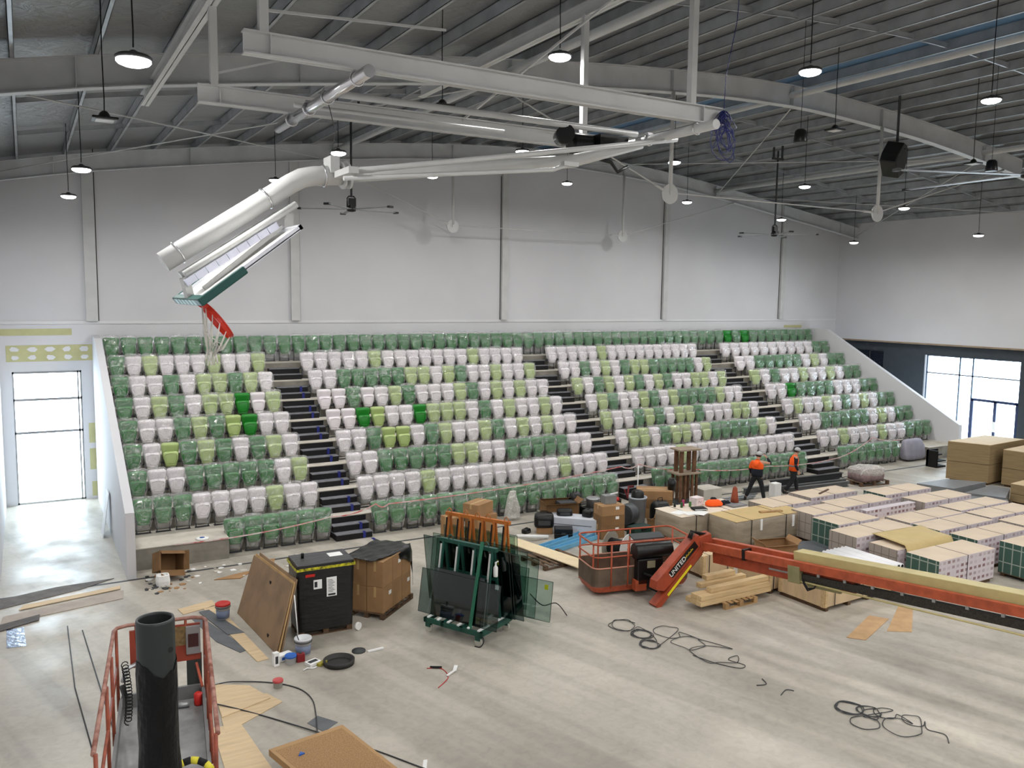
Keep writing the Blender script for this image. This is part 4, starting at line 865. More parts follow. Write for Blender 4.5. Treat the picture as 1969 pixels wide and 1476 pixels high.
# barrier tapes
tapem=mat('red_white_tape',(216,206,202),.5,scale=4,vary=.1,c2=(200,60,60))
def tape(pts,lab):
    b=MB(); 
    for i in range(len(pts)-1):
        A=Vector(pts[i]); B_=Vector(pts[i+1]); n=14
        q=[A.lerp(B_,k/n)-Vector((0,0,.10*4*(k/n)*(1-k/n))) for k in range(n+1)]
        for k in range(n): b.bar(q[k],q[k+1],.006,.035)
    tag(b.build('barrier_tape',tapem),lab,'tape','red and white barrier tapes')
tape([(3.2,23.3,.60),(7.5,23.25,.85),(8.9,23.35,1.05),(9.3,23.35,1.0),(18.1,23.3,1.35),(18.9,23.35,1.35)],'red and white barrier tape strung from far left past the middle block')
tape([(18.9,23.35,1.35),(21.5,23.2,.95),(25.2,23.1,.75),(29.5,23.2,.7),(32.2,23.6,1.3),(34.2,23.5,1.1)],'red and white barrier tape strung behind the two workers')
tag(MB().tube([(0,0,0),(0,0,1.35)],.02,8).build('tape_stake',paper,loc=(18.9,23.37,0)),'white stake holding barrier tape by the middle stairway','stake')

b=MB().extr([(0,0,.002),(0,.75,.002),(.19,.75,1.32),(.19,0,1.32)],(.015,0,0))
tag(b.build('leaning_panel',white,loc=(1.74,27.0,0)),'thin white panel leaning on the outer face of the left side wall','panel')
b=MB().box(0,.10,0,.75,.001,.003); tag(b.build('blue_floor_tape',tapeb,loc=(8.75,22.65,0)),'strip of blue tape on the floor in front of the left stairway','tape')
t=thing('paper_plate_stack','white and blue round packet on the low platform at the left end','packet',(3.95,23.55,.592)); MB().lathe([(.17,0),(.18,.02),(.12,.035),(.01,.04)],n=20).build('packet_body',paper,t); MB().lathe([(.07,.041),(.01,.043)],n=12).build('blue_print',blue,t)
# ================================================================ MIDDLE AND RIGHT FLOOR
# pallet with plank, blue channels, white roll
pallet(1.3,1.1,12.35,18.95,.1,darkw,'low wooden pallet under the long pale plank beside the glass racks')
o=P2('long_plank',[(11.85,21.0),(12.35,21.1),(12.95,18.25),(12.45,17.75)],.135,.16,mat('pale_plank',(222,204,168),.7,vary=.05),'long pale plank lying on the low pallet','plank')
for i,(x0,y0,x1,y1,l) in enumerate(((12.75,19.6,15.2,20.35,'light blue steel channel nearest the boom basket'),(12.7,20.0,15.0,20.75,'light blue steel channel behind the first one'))):
    b=MB(); b.bar((x0,y0,.02+.0),(x1,y1,.02),.2,.03); d=Vector((x1-x0,y1-y0,0)).normalized(); n=Vector((-d.y,d.x,0))*.1
    for s in (-1,1): b.bar(Vector((x0,y0,.07))+n*s,Vector((x1,y1,.07))+n*s,.02,.13)
    tag(b.build('steel_channel',mat('light_blue_paint',(110,172,206),.4,vary=.1)),l,'channel','light blue steel channels')
tag(MB().tube([(12.4,20.95,.2),(13.45,20.85,.06)],.055,12).build('paper_roll',paper),'white roll lying beyond the pale plank','roll')
# bags and boxes group
white_foam=mat('white_foam_box',(200,204,212),.7,vary=.05)
t=thing('white_carton','long white box with bags on top left of the brown cartons','box',(14.55,21.05,0),-.78); MB().box(-.75,.75,-.3,.3,0,.52).build('body',white_foam,t,bevel=.01); MB().box(-.6,.6,-.302,-.3,.30,.32).build('seam',dgrey,t)
def bag(x,y,z,sx,sy,sz,a,lab,m=black,handle=True,cat='bag',name='tool_bag'):
    t=thing(name,lab,cat,(x,y,z),a); b=MB().loft([ring(h*sx/2,-k*sy/2,k*sy/2,q*sz,16,4) for h,k,q in ((.93,.93,0),(1,1,.12),(1,1,.6),(.95,.9,.85),(.75,.6,1))]); b.build('body',m,t)
    if handle: MB().tube([(-sx*.2,0,sz*.95),(-sx*.15,0,sz*1.15),(sx*.15,0,sz*1.15),(sx*.2,0,sz*.95)],.014,6).build('handle',blackm,t)
    MB().box(-sx*.3,sx*.3,-sy/2-.008,-sy/2+.01,sz*.2,sz*.55).build('pocket',dgrey,t); return t
boxT('carton','small brown carton under the black rucksack at the left of the clutter','carton',card,13.75,21.5,0,.5,.4,.2,-.6)
bag(13.72,21.5,.2,.62,.48,.42,-.5,'black soft bag on a small carton, left of the white box')
t=thing('tool_case','black hard case on the floor in front of the soft bag','case',(13.95,20.75,0),-.55); MB().box(-.28,.28,-.2,.2,0,.17).box(-.28,.28,-.2,.2,.18,.32).build('shell',black,t,bevel=.02); MB().box(-.06,.06,-.215,-.2,.14,.2).build('latch',dgrey,t)
bag(13.2,21.7,0,.3,.2,.14,.3,'small black pouch at the far left of the clutter')
bag(14.35,21.3,.52,.5,.3,.2,-.5,'black crumpled jacket-like bag on the left half of the white box',handle=False)
bag(14.95,20.85,.52,.4,.35,.22,.5,'black bag hanging over the right end of the white box')
boxT('carton','shallow open brown carton behind the white box','carton',cardd,14.65,22.05,0,1.1,.7,.75,-.25,flaps=True,tape=False)
t=thing('grey_case','flat grey case lying in the shallow brown carton','case',(14.9,22.05,.60),-.2); MB().box(-.28,.28,-.2,.2,0,.14).build('shell',dgrey,t,bevel=.02); MB().tube([(-.08,-.2,.07),(-.06,-.24,.07),(.06,-.24,.07),(.08,-.2,.07)],.012,6).build('handle',black,t)
boxT('carton','brown carton at the bottom of the stack behind the boom basket','carton',cardd,15.25,20.2,0,.8,.55,.42,-.15,label=True)
boxT('carton','brown carton in the middle of the stack behind the boom basket','carton',cardd,15.25,20.2,.42,.8,.55,.30,-.15,label=True,tape=False)
boxT('carton','brown carton on top of the stack behind the boom basket','carton',card,15.25,20.2,.72,.78,.55,.30,-.15,label=True)
t=thing('battery_box','grey metal box on top of the brown carton stack','box',(15.3,20.3,1.02),-.15); MB().box(-.2,.2,-.14,.14,0,.26).build('body',mat('grey_box',(130,132,132),.5),t,bevel=.01); MB().bar((.05,.0,.27),(.25,-.12,.34),.04).build('handle',paper,t)
t=bag(15.35,22.2,0,.42,.34,.95,.2,'black rucksack standing upright behind the round grey tin'); 
tag(MB().lathe([(.22,0),(.22,.28),(.24,.3),(.2,.33)],n=20).build('round_tin',galv,loc=(15.75,21.75,0.5)),'round grey lidded tin behind the cartons','tin')
tag(MB().box(-.3,.3,-.3,.3,0,.5).build('stool_crate',blackm,loc=(15.75,21.75,0)),'dark crate under the round grey tin','crate')
t=thing('work_bucket','black bucket with red contents behind the cartons','bucket',(16.5,21.6,0)); MB().lathe([(.2,0),(.24,.7),(.26,.72),(.22,.72),(.2,.5),(.01,.5)],n=20).build('body',black,t); MB().lathe([(.2,.6),(.16,.78),(.02,.8)],n=14).build('red_contents',red,t)
t=thing('white_bucket','tall white bucket with a black bag standing in it','bucket',(16.95,20.95,0)); MB().lathe([(.25,0),(.29,.85),(.31,.85),(.31,.9),(.26,.9),(.25,.6),(.01,.6)],n=26).build('body',mat('pale_bucket',(176,180,188),.5),t)
tag(MB().loft([ring(h,-h,h,z,14,3) for h,z in ((.16,0),(.19,.2),(.18,.45),(.12,.5))]).build('black_bag',black,loc=(16.95,20.95,.61)),'black bag standing inside the tall white bucket','bag')
t=thing('drill_case','green and black tool case on the floor right of the cartons','case',(16.2,19.9,0),.1); MB().box(-.35,.35,-.2,.2,0,.3).build('shell',mat('dark_green_case',(24,54,46),.5),t,bevel=.02); MB().box(-.1,.1,-.22,-.2,.18,.24).build('latch',black,t)
t=thing('fan_heater','round grey drum-shaped blower behind the cartons','blower',(16.25,20.55,0),.3); MB().tube([(-.18,0,.5),(.18,0,.5)],.33,26).build('drum',mat('dark_drum',(66,70,72),.4),t,bevel=.02); MB().box(-.2,.2,-.25,.25,0,.2).build('stand',black,t); MB().tube([(-.19,0,.5),(-.2,0,.5)],.25,24).build('grille',dgrey,t)
bag(17.6,20.6,.0,.6,.5,.75,.1,'big black tool tote right of the white bucket')
boxT('carton','small brown carton in front of the black tool tote','carton',card,17.0,20.05,0,.45,.4,.3,.4,flaps=True,tape=False)
tag(MB().bar((0,0,.9),(.1,.1,1.3),.05).bar((0,0,.9),(-.1,.05,1.2),.04).bar((.1,.1,1.25),(.3,.1,1.25),.06).build('cordless_drill',mat('red_black_tool',(120,24,24),.4,c2=(20,20,20)),loc=(16.55,20.95,-.02)),'red and black hand tool among the clutter by the white bucket','tool')
for k,(z,h) in enumerate(((0,.34),(.34,.3),(.64,.28))): 
    boxT('flat_carton','long brown carton, %s of three stacked left of the wrapped boards'%['lowest','middle','topmost'][k],'carton',card if k!=1 else cardd,18.1,21.5,z,1.15,.75,h,-.6,'long cartons stacked by the wrapped boards')
tag(MB().lathe([(.13,0),(.15,.3),(.1,.33),(.09,.38)],n=16).build('black_pot',black,loc=(18.55,21.15,.92)),'small black pot standing on the long brown cartons','pot')
boxT('wooden_box','small pale wooden box below the long brown cartons','box',ply,18.0,20.45,0,.5,.45,.5,.1,tape=False)
# tall rusty stand
t=thing('timber_stand','tall open brown stand with two platforms in front of the middle block seats','stand',(20.35,22.55,0),-.1); b=MB()
rust=mat('rusty_brown',(112,80,56),.8,vary=.3,scale=4)
for x in (-.32,-.12,.18,.36):
    b.box(x-.04,x+.04,-.28,-.2,0,1.05).box(x-.04,x+.04,.2,.28,0,1.05)
for x in (-.25,.3): b.box(x-.07,x+.07,-.2,-.12,1.1,1.9).box(x-.07,x+.07,.12,.2,1.1,1.9)
b.build('leg_boards',rust,t); MB().box(-.5,.48,-.36,.36,1.05,1.10).build('platform',mat('worn_board',(150,134,116),.8),t); MB().box(-.42,.5,-.32,.32,1.90,1.95).build('platform',mat('worn_board',(0,0,0)),t); MB().box(-.5,.5,-.4,.4,0,.04).build('base',dgrey,t)
tag(MB().box(-.45,.45,-.35,.35,0,.4).build('pale_block',concl,loc=(21.5,22.6,0),bevel=.01),'pale block right of the tall brown stand','block')
tag(MB().box(-.17,.17,-.14,.14,0,.5).build('white_crate',paper,loc=(24.0,21.6,0)),'small white box on the floor between the two workers','box')
# steel beams bundle on floor
for i,(y,z,l,x0,x1) in enumerate(((22.4,.10,'grey steel beam lying farthest behind the workers',23.2,28.3),(22.05,.10,'grey steel beam lying in the middle behind the workers',24.5,28.2),(21.7,.10,'grey steel beam lying nearest behind the workers',24.9,27.9),(22.22,.32,'dark steel beam stacked on the beams behind the workers',24.4,28.2))):
    b=MB(); ibeam(b,(x0,y,z+.01),(x1,y-.25,z+.01),.2,.16); tag(b.build('steel_beam',mat('beam_grey' if i<3 else 'beam_dark',(96,98,98) if i<3 else (52,54,56),.5)),l,'beam','steel beams behind the workers')
b=MB(); 
for i,(x0,x1,y) in enumerate(((18.6,23.6,22.05),(18.9,23.3,21.85),(19.3,23.0,21.65))):
    tag(MB().tube([(x0,y,.035),(x1,y+.05,.035)],.03,8).build('steel_tube',galv),'galvanised tube lying before the stand seats, %s of three'%['farthest','middle','nearest'][i],'tube','galvanised tubes on the floor')
# wrapped brick pallet
pallet(1.5,1.0,29.05,21.5,-.12,darkw,'dark pallet under the pink wrapped stack near the right stairs',h=.16)
t=thing('wrapped_stack','pinkish stack wrapped in torn white film on a dark pallet','stack',(29.05,21.5,.16),-.12); b=MB().loft([ring(h,-h*.66,h*.66,z,20,8) for h,z in ((.62,0),(.64,.2),(.62,.42))]); b.build('stack_body',mat('pink_grey',(150,128,128),.8,vary=.25,scale=5),t)
rnd=random.Random(6); b=MB().loft([ring(h,-h*.68,h*.68,z,20,6) for h,z in ((.55,.1),(.66,.3),(.66,.45),(.5,.52),(.2,.5))],smooth=False); b.v=[(x+rnd.uniform(-.05,.05),y+rnd.uniform(-.05,.05),z+rnd.uniform(-.04,.06)) for x,y,z in b.v]; b.build('film_wrap',filmgrey,t)
# dark step unit at right
t=thing('step_unit','small black step unit standing below the right side wall','steps',(34.9,22.3,0)); MB().box(-.35,.35,-.25,.25,0,.06).box(-.35,-.25,-.25,.25,.06,.75).box(-.35,.35,.15,.25,.06,.75).box(-.25,.35,-.25,.2,.25,.3).box(-.25,.35,-.05,.2,.5,.55).build('frame',blackm,t)
# ---- wrapped board stacks used as tables
wrapb=mat('film_over_boards',(150,138,120),.5,vary=.12,scale=2,bump=.6,bscale=2.5,stretch=(1,1,4)); mdf=mat('mdf_edges',(142,122,88),.8,vary=.1,scale=1.5,stretch=(1,1,12)); mdft=mat('mdf_top',(200,178,142),.7,vary=.04)
def wstack(cx,cy,sx,sy,h,lab,topm,grp=None):
    t=thing('wrapped_board_stack',lab,'board stack',(cx,cy,0)); 
    b=MB()
    for x in (-sx/2+.1,-.05,sx/2-.2): b.box(x,x+.1,-sy/2+.03,sy/2-.03,0,.09)
    b.build('bearer',darkw,t)
    b=MB(); n=30; rnd=random.Random(int(cx*10)); R=[]
    for z,e in ((.09,.0),(.25,.02),(.45,.03),(.62,.02),(h-.03,.01),(h-.012,-.02)):
        r=ring(sx/2+e,-sy/2-e,sy/2+e,z,40,14); R.append([(x+rnd.uniform(-.012,.012),y+rnd.uniform(-.012,.012),zz) for x,y,zz in r])
    b.loft(R); b.build('wrapped_boards',wrapb,t)
    MB().box(-sx/2+.01,sx/2-.01,-sy/2+.01,sy/2-.01,h-.012,h).build('top_board',topm,t)
    b=MB()
    for x in (-sx*.3,sx*.2): b.box(x-.012,x+.012,-sy/2-.045,sy/2+.045,h,h+.004).box(x-.012,x+.012,-sy/2-.046,-sy/2-.040,.05,h)
    b.build('strap',blackm,t); return t
wstack(18.03,19.1,2.8,1.25,.83,'film-wrapped board stack with papers and orange hoodie on top',mat('cream_top',(222,208,190),.7,vary=.04))
t=wstack(19.1,17.85,2.9,1.18,.85,'film-wrapped board stack with tan top behind the boom knuckle',mat('tan_board_top',(196,170,118),.7,vary=.05))
MB().bar((.0,-.1,.87),(.75,-.28,.87),.12,.05).build('offcut',palw,t); MB().box(.85,.95,-.62,-.60,.45,.8).box(-.5,-.42,-.63,-.6,.5,.83).build('paper_tag',paper,t)
TZ1=.835
for i,(x,y,a,l) in enumerate(((16.95,18.95,.2,'white drawing sheet at the left corner of the wrapped stack'),(17.25,18.7,-.2,'white drawing sheet in the middle of the wrapped stack papers'),(17.5,18.6,.5,'white drawing sheet nearest the black notebook'))): P2('drawing_sheet',quad(x,y,.5,.36,a),TZ1+.001+i*.003,TZ1+.003+i*.003,paper,l,'paper','drawings on the wrapped stack')
t=thing('notebook_case','black flat case on the papers of the wrapped stack','case',(17.75,18.95,TZ1),-.3); MB().box(-.22,.22,-.16,.16,.012,.06).build('cover',blackm,t,bevel=.01); MB().box(-.2,.2,-.165,-.16,.025,.045).build('page_edges',paper,t)
for i,(x,y,m,l,h) in enumerate(((17.45,19.4,mat('green_can',(52,86,50),.4),'dark green drink can, left of the cans on the stack',.16),(17.6,19.5,mat('pink_can',(180,60,110),.4),'pink and silver can between the cans on the stack',.2),(17.75,19.35,mat('green_can2',(70,120,60),.4),'green drink can, right of the cans on the stack',.16),(17.3,19.55,black,'small black cup behind the drink cans',.1))):
    tag(MB().lathe([(.036,0),(.04,.01),(.04,h*.9),(.03,h)],n=14).build('drink_can',m,loc=(x,y,TZ1)),l,'can','cans on the wrapped stack')
t=thing('white_box','white box with handwriting beside the drink cans','box',(18.1,19.45,TZ1),.1); MB().box(-.17,.17,-.15,.15,0,.25).build('body',mat('pinkish_white',(226,214,214),.7),t,bevel=.004); MB().tube([(-.08,-.152,.1),(-.03,-.152,.15),(.02,-.152,.09),(.08,-.152,.14)],.006,4).build('handwriting',txtm,t)
t=thing('orange_hoodie','orange and navy hoodie crumpled on the wrapped board stack','clothing',(18.65,19.05,TZ1),-.3); 
rnd=random.Random(4)
def lump(sx,sy,sz,m,nm,loc,seed):
    rnd=random.Random(seed); b=MB().loft([ring(h*sx,-h*sy,h*sy,z*sz,16,2.4) for h,z in ((.9,0),(1,.25),(.85,.7),(.5,1))]); b.v=[(x+loc[0]+rnd.uniform(-.02,.02),y+loc[1]+rnd.uniform(-.02,.02),z*(.8+.4*rnd.random())) for x,y,z in b.v]; return b.build(nm,m,t,sub=1)
hv=mat('hi_vis_orange',(255,96,24),.8,vary=.06); navy=mat('navy_cloth',(24,28,40),.9,vary=.15)
lump(.30,.20,.20,hv,'body',(-.15,0),1); lump(.22,.09,.15,navy,'sleeve',(.25,.05),2); lump(.14,.09,.24,navy,'sleeve',(-.1,.14),3)
t=thing('grey_plinth','grey square slab with a brown bottle-shaped cone on it','slab',(19.15,18.85,TZ1),0); MB().box(-.3,.3,-.25,.25,.0,.05).build('slab_body',mat('slate_grey',(128,128,130),.6),t)
tag(MB().lathe([(.13,0),(.11,.15),(.07,.45),(.03,.5)],n=16).build('traffic_cone',mat('dull_orange',(150,72,46),.7),loc=(19.3,19.0,TZ1+.051)),'dull orange cone on the grey slab, on the wrapped stack','cone')
# ---- tile carton pallets
def tiles(x0,x1,y0,y1,h,lab):
    gb=greenbox if (round(x0,2),round(y0,2)) in ((19.35,12.1),(22.05,12.75),(22.4,11.4),(22.0,13.8),(24.45,17.3),(19.95,15.55)) else plainbox
    cx,cy=(x0+x1)/2,(y0+y1)/2; sx,sy=x1-x0,y1-y0
    t=thing('tile_pallet',lab,'pallet of cartons',(cx,cy,0),group='tile cartons on pallets')
    MB().box(-sx/2+.05,sx/2-.05,-sy/2+.05,-sy/2+.15,0,.09).box(-sx/2+.05,sx/2-.05,sy/2-.15,sy/2-.05,0,.09).box(-sx/2,sx/2,-sy/2,sy/2,.09,.11).build('pallet_base',darkw,t)
    for s in (-1,1):
        b=MB(); xa,xb=(-sx/2,-.006) if s<0 else (.006,sx/2)
        vs=[(x,y,z) for z in (.11,h) for y in (-sy/2,sy/2) for x in (xa,xb)]
        b.use(boxtop).add(vs,[(0,2,3,1),(4,5,7,6)]); b.use(printed).add(vs,[(0,1,5,4),(2,6,7,3)]); b.use(gb if s<0 else printed).add(vs,[(0,4,6,2)]); b.use(printed).add(vs,[(1,3,7,5)])
        b.build('carton_block',None,t)
    MB().box(-.012,.012,-sy/2-.006,-sy/2-.001,.1,h).box(-.012,.012,-sy/2,sy/2,h,h+.003).build('strap',txtm,t); return t
TP=[(19.35,21.75,12.1,13.0,.9,'tile pallet nearest the boom, right of the white tubes'),(22.05,24.55,12.75,13.55,.9,'tile pallet just right of the nearest one'),(22.4,24.9,11.4,12.35,.95,'tile pallet cut off by the right edge, lowest'),
(24.75,27.2,13.0,13.75,.9,'tile pallet at the right edge, second lowest'),(19.5,21.85,13.35,14.2,.82,'tile pallet under the brown paper, front one'),(19.3,21.8,14.45,15.35,.9,'tile pallet behind the brown paper sheet'),
(22.0,24.6,13.8,14.65,.9,'tile pallet centre right, two behind the nearest'),(22.0,24.6,14.72,15.55,.9,'tile pallet centre right, three behind the nearest'),(24.75,27.3,13.95,14.75,.9,'tile pallet right, below the single brown board stack'),(24.75,27.35,14.9,15.65,.9,'tile pallet right, left of the single brown board stack'),
(19.95,21.75,15.55,16.5,.9,'tile pallet behind the tan-topped wrapped stack'),(22.05,24.5,15.75,16.5,.62,'lower tile pallet with one upright row, middle'),(24.7,27.2,16.05,16.9,.9,'tile pallet in front of the grey slabs'),(20.2,21.75,16.65,17.5,.9,'tile pallet beside the right end of the wrapped stack'),
(21.8,24.2,16.85,17.75,.9,'tile pallet behind the low one with upright row'),(24.45,26.9,17.3,18.15,.9,'tile pallet nearest the wrapped pinkish stack'),(21.9,24.2,18.2,19.1,.9,'tile pallet with a dark stick on top, farthest row'),(19.9,21.7,18.0,19.0,.86,'tile pallet just right of the orange cone')]
for a in TP: tiles(*a)
tag(MB().box(-1.2,1.2,-.12,.12,0,.28).build('carton_row',printed,loc=(23.27,16.35,.621)),'single row of upright cartons on the low tile pallet','cartons')
tag(MB().bar((22.6,18.45,.915),(23.4,18.75,.915),.06,.03).build('dark_stick',darkw),'dark stick lying on the farthest tile pallet','stick')
# brown paper draped
b=MB(); N=14; vs=[]
for i in range(N+1):
    for j in range(N+1):
        u,v=i/N,j/N; x=19.75+2.0*u+.25*v; y=13.15+1.35*v-.1*u; z=.915+.01*math.sin(9*u+3*v)
        if y<13.34: z-=(13.34-y)*1.6
        if v>.8: z=.925
        vs.append((x-20.8,y-13.8,z-.9))
b.add(vs,[(i*(N+1)+j,(i+1)*(N+1)+j,(i+1)*(N+1)+j+1,i*(N+1)+j+1) for i in range(N) for j in range(N)],True)
o=b.build('brown_paper',mat('kraft_paper',(190,168,116),.7,vary=.05,bump=.3,bscale=3),loc=(20.8,13.8,.9)); s=o.modifiers.new('s','SOLIDIFY'); s.thickness=.008; tag(o,'sheet of tan paper draped over two tile pallets','paper')
# dark mat stack, tubes, open box
t=thing('rubber_mat_stack','stack of dark grey mats beside the open brown carton','mat stack',(19.0,15.9,0)); MB().prism([(-.75,-.55),(.55,-.75),(.75,.35),(-.2,.6)],.0,.30).build('mats',mat('slate_mat',(72,76,80),.6,vary=.06),t,bevel=.01); MB().prism([(-.77,-.57),(.57,-.77),(.77,.36),(-.21,.62)],0,.04).build('base_board',darkw,t)
boxT('carton','large open brown carton behind the orange boom','carton',card,17.3,15.45,.0,.95,.6,.78,-.25,flaps=True,tape=False,label=True)
t=thing('tube_crate','plywood crate under the white cardboard tubes','crate',(18.45,13.65,0)); MB().box(-.6,.55,-.85,.85,.08,.60).build('body',timber,t,bevel=.01); MB().box(-.55,-.45,-.8,.8,0,.08).box(.4,.5,-.8,.8,0,.08).build('bearer',darkw,t)
for i in range(7):
    x=17.98+i*.145; y0=12.75+.0*i; dx=0
    b=MB(); A=Vector((x,12.75,.675+ (0 if i%2==0 else .01))); B_=Vector((x,14.45,.675+(0 if i%2==0 else .01))); b.tube([A,B_],.068,18); q=b.build('cardboard_tube',mat('white_tube',(232,232,234),.5,vary=.02)); MB().tube([A-Vector((0,.002,0)),A+Vector((0,.01,0))],.05,14).build('tube_mouth',blackm,q)
    tag(q,'white cardboard tube, %s from the left of seven on the crate'%ORD[i],'tube','white cardboard tubes on the crate')
for i in (0,1): tag(MB().tube([(17.6+.1*i,15.0,.33),(17.9+.1*i,13.9,.62)],.012,6).build('thin_pole',paper),'thin white pole left of the cardboard tubes, %s'%['left one','right one'][i],'pole')
# crates and timber
def crate(cx,cy,sx,sy,h,a,lab):
    t=thing('plywood_crate',lab,'crate',(cx,cy,0),a); MB().box(-sx/2,sx/2,-sy/2,sy/2,.1,h).build('panels',ply,t,bevel=.004); b=MB()
    for x in (-sx/2,sx/2-.09): MB().box(x,x+.09,-sy/2-.02,-sy/2,.1,h).build('batten',timber,t)
    for y in (-sy/2,sy/2-.09): MB().box(-sx/2-.02,-sx/2,y,y+.09,.1,h).build('batten',timber,t)
    b=MB()
    for x in (-sx/2+.05,0,sx/2-.15): b.box(x,x+.1,-sy/2,sy/2,0,.1)
    b.build('runner',darkw,t)
    for x in (-sx*.3,sx*.3): MB().box(x-.01,x+.01,-sy/2-.026,-sy/2-.02,.1,h+.003).box(x-.01,x+.01,-sy/2-.02,sy/2,h,h+.003).build('strap',txtm,t)
    return t
crate(16.85,13.45,1.75,1.35,.68,.03,'plywood crate on dark runners below the olive boom section')
crate(16.1,14.75,.75,1.0,.72,.05,'smaller plywood crate half hidden behind the orange boom')
crate(15.6,16.2,1.1,.7,.62,0,'plywood crate behind the boom knuckle')
pallet(1.05,.8,14.55,14.35,.0,palw,'pale wooden pallet under the stacked timber',h=.15)
tb=0
for z,items in ((.15,((14.15,2.3),(14.33,2.3),(14.51,2.3))),(.27,((14.17,2.25),(14.36,2.25))),(.39,((14.25,1.9),(14.6,1.5))),(.51,((14.7,.95),))):
    for y,L in items:
        cx=14.5 if L>2 else (14.7 if L>1.6 else 14.5)
        tag(MB().box(-L/2,L/2,-.085,.085,0,.115).build('timber_beam',timber,loc=(cx,y,z),bevel=.006),'pale timber beam, %s layer, %s row of the stack by the boom'%({.15:'bottom',.27:'second',.39:'third',.51:'top'}[z],ORD[[q[0] for q in items].index(y)]),'timber','timber beams stacked by the boom')
# MDF stacks and grey slabs
def mdfs(poly,h,lab):
    cx=sum(p[0] for p in poly)/4; cy=sum(p[1] for p in poly)/4; t=thing('board_stack',lab,'board stack',(cx,cy,0),group='brown board stacks at the right'); q=[(p[0]-cx,p[1]-cy) for p in poly]
    MB().prism(q,.1,h*.5).prism(q,h*.5+.02,h-.02).build('boards',mdf,t); MB().prism(q,h-.02,h).build('top_board',mdft,t); MB().prism(inset(q,.9),0,.1).build('bearer',darkw,t); MB().prism(inset(q,.985),h*.5,h*.5+.02).build('spacer',darkw,t)
mdfs([(32.5,20.3),(35.4,20.5),(35.9,19.1),(33.1,18.9)],1.65,'tallest stack of brown boards, leftmost of the three')
mdfs([(33.5,18.6),(35.9,18.8),(36.3,17.6),(33.7,17.3)],1.5,'stack of brown boards cut by the right edge, behind the small one')
mdfs([(30.9,16.8),(33.0,17.0),(33.2,15.9),(31.0,15.7)],.75,'smallest stack of brown boards, nearest at the right edge')
slab=mat('grey_sheet',(120,122,124),.5,vary=.08)
for i,(pl,h,l) in enumerate((([(28.8,19.1),(30.6,19.05),(31.4,18.0),(29.2,17.9)],.5,'wide grey sheet pack left of the tall brown boards'),([(29.4,17.6),(31.5,17.85),(31.6,17.2),(29.9,16.4)],.4,'grey sheet pack in front of the brown boards'),([(28.0,17.3),(29.3,17.4),(29.9,16.3),(28.6,16.2)],.35,'low grey sheet pack beside the tile pallets'))):
    cx=sum(p[0] for p in pl)/4; cy=sum(p[1] for p in pl)/4; q=[(p[0]-cx,p[1]-cy) for p in pl]; t=thing('sheet_pack',l,'sheet pack',(cx,cy,0),group='grey sheet packs'); MB().prism(q,.08,h).build('sheets',slab,t); MB().prism(inset(q,.93),0,.08).build('bearer',darkw,t)
# ---- boom lift: basket, jib, boom
u=Vector((.98,-.2,0)).normalized(); v=Vector((.2,.98,0)).normalized(); O=Vector((11.72,16.05,0)); BL,BW=2.66,1.12
lift=thing('boom_lift','orange articulated boom lift with railed basket resting low near the floor','boom lift',(11.72,16.05,0))
def bp(a,b_,z): return u*a+v*b_+Vector((0,0,z))
def rnd_rect(z,r=.18,n=4,a0=0,a1=BL,b0=0,b1=BW):
    out=[]
    for cx_,cy_,s in ((a1-r,b0+r,-90),(a1-r,b1-r,0),(a0+r,b1-r,90),(a0+r,b0+r,180)):
        for k in range(n+1): an=math.radians(s+90*k/n); out.append(bp(cx_+r*math.cos(an),cy_+r*math.sin(an),z))
    return out
MB().tube(rnd_rect(1.32),.024,8,closed=True).build('top_rail',orange,lift)
MB().tube(rnd_rect(1.0)[:],.018,8,closed=True).build('mid_rail',orange,lift)
for a_,b_ in ((0.03,.15),(.03,BW-.15),(.45,0),(.9,0),(2.1,0),(BL-.02,.2),(BL-.02,BW-.2),(.6,BW),(1.5,BW),(2.2,BW)): MB().tube([bp(a_,b_,.2),bp(a_,b_,1.32)],.022,8).build('post',orange,lift)
b=MB(); f1=rnd_rect(.10); f2=rnd_rect(.25); 
b.loft([[tuple(p) for p in rnd_rect(.10,a0=.06,a1=BL-.06,b0=.06,b1=BW-.06)],[tuple(p) for p in f2]],smooth=False); b.build('floor_pan',orange,lift)
mesh_=mat('dirty_brown_panel',(96,80,66),.7,vary=.25,scale=4)
b=MB(); r1=rnd_rect(.26); r2=rnd_rect(.72); n=len(r1)
sel=[i for i in range(n) if True]
b.add([tuple(p) for p in r1+r2],[(i,(i+1)%n,(i+1)%n+n,i+n) for i in range(n)]); o=b.build('side_panel',mesh_,lift); s=o.modifiers.new('s','SOLIDIFY'); s.thickness=.015
MB().tube([tuple(p) for p in r2],.018,6,closed=True).build('panel_rail',mat('pinkish_worn_paint',(186,130,108),.6),lift)
b=MB().extr([bp(1.05,-.02,.30),bp(1.75,-.02,.30),bp(1.75,-.02,.95),bp(1.05,-.02,.95)],v*-.22); b.build('control_base',black,lift,bevel=.03)
b=MB(); b.tube([bp(1.0,-.10,1.12),bp(2.0,-.10,1.12)],.2,20); b.build('control_cover',black,lift,bevel=.02)
MB().extr([bp(1.05,.02,1.36),bp(1.9,.02,1.36),bp(1.9,.3,1.42),bp(1.05,.3,1.42)],(0,0,.03)).build('console_lid',dgrey,lift)
MB().extr([bp(1.3,-.245,.72),bp(1.52,-.245,.72),bp(1.52,-.245,.9),bp(1.3,-.245,.9)],v*-.004).build('worn_label',mat('worn_label',(130,124,100),.7),lift)
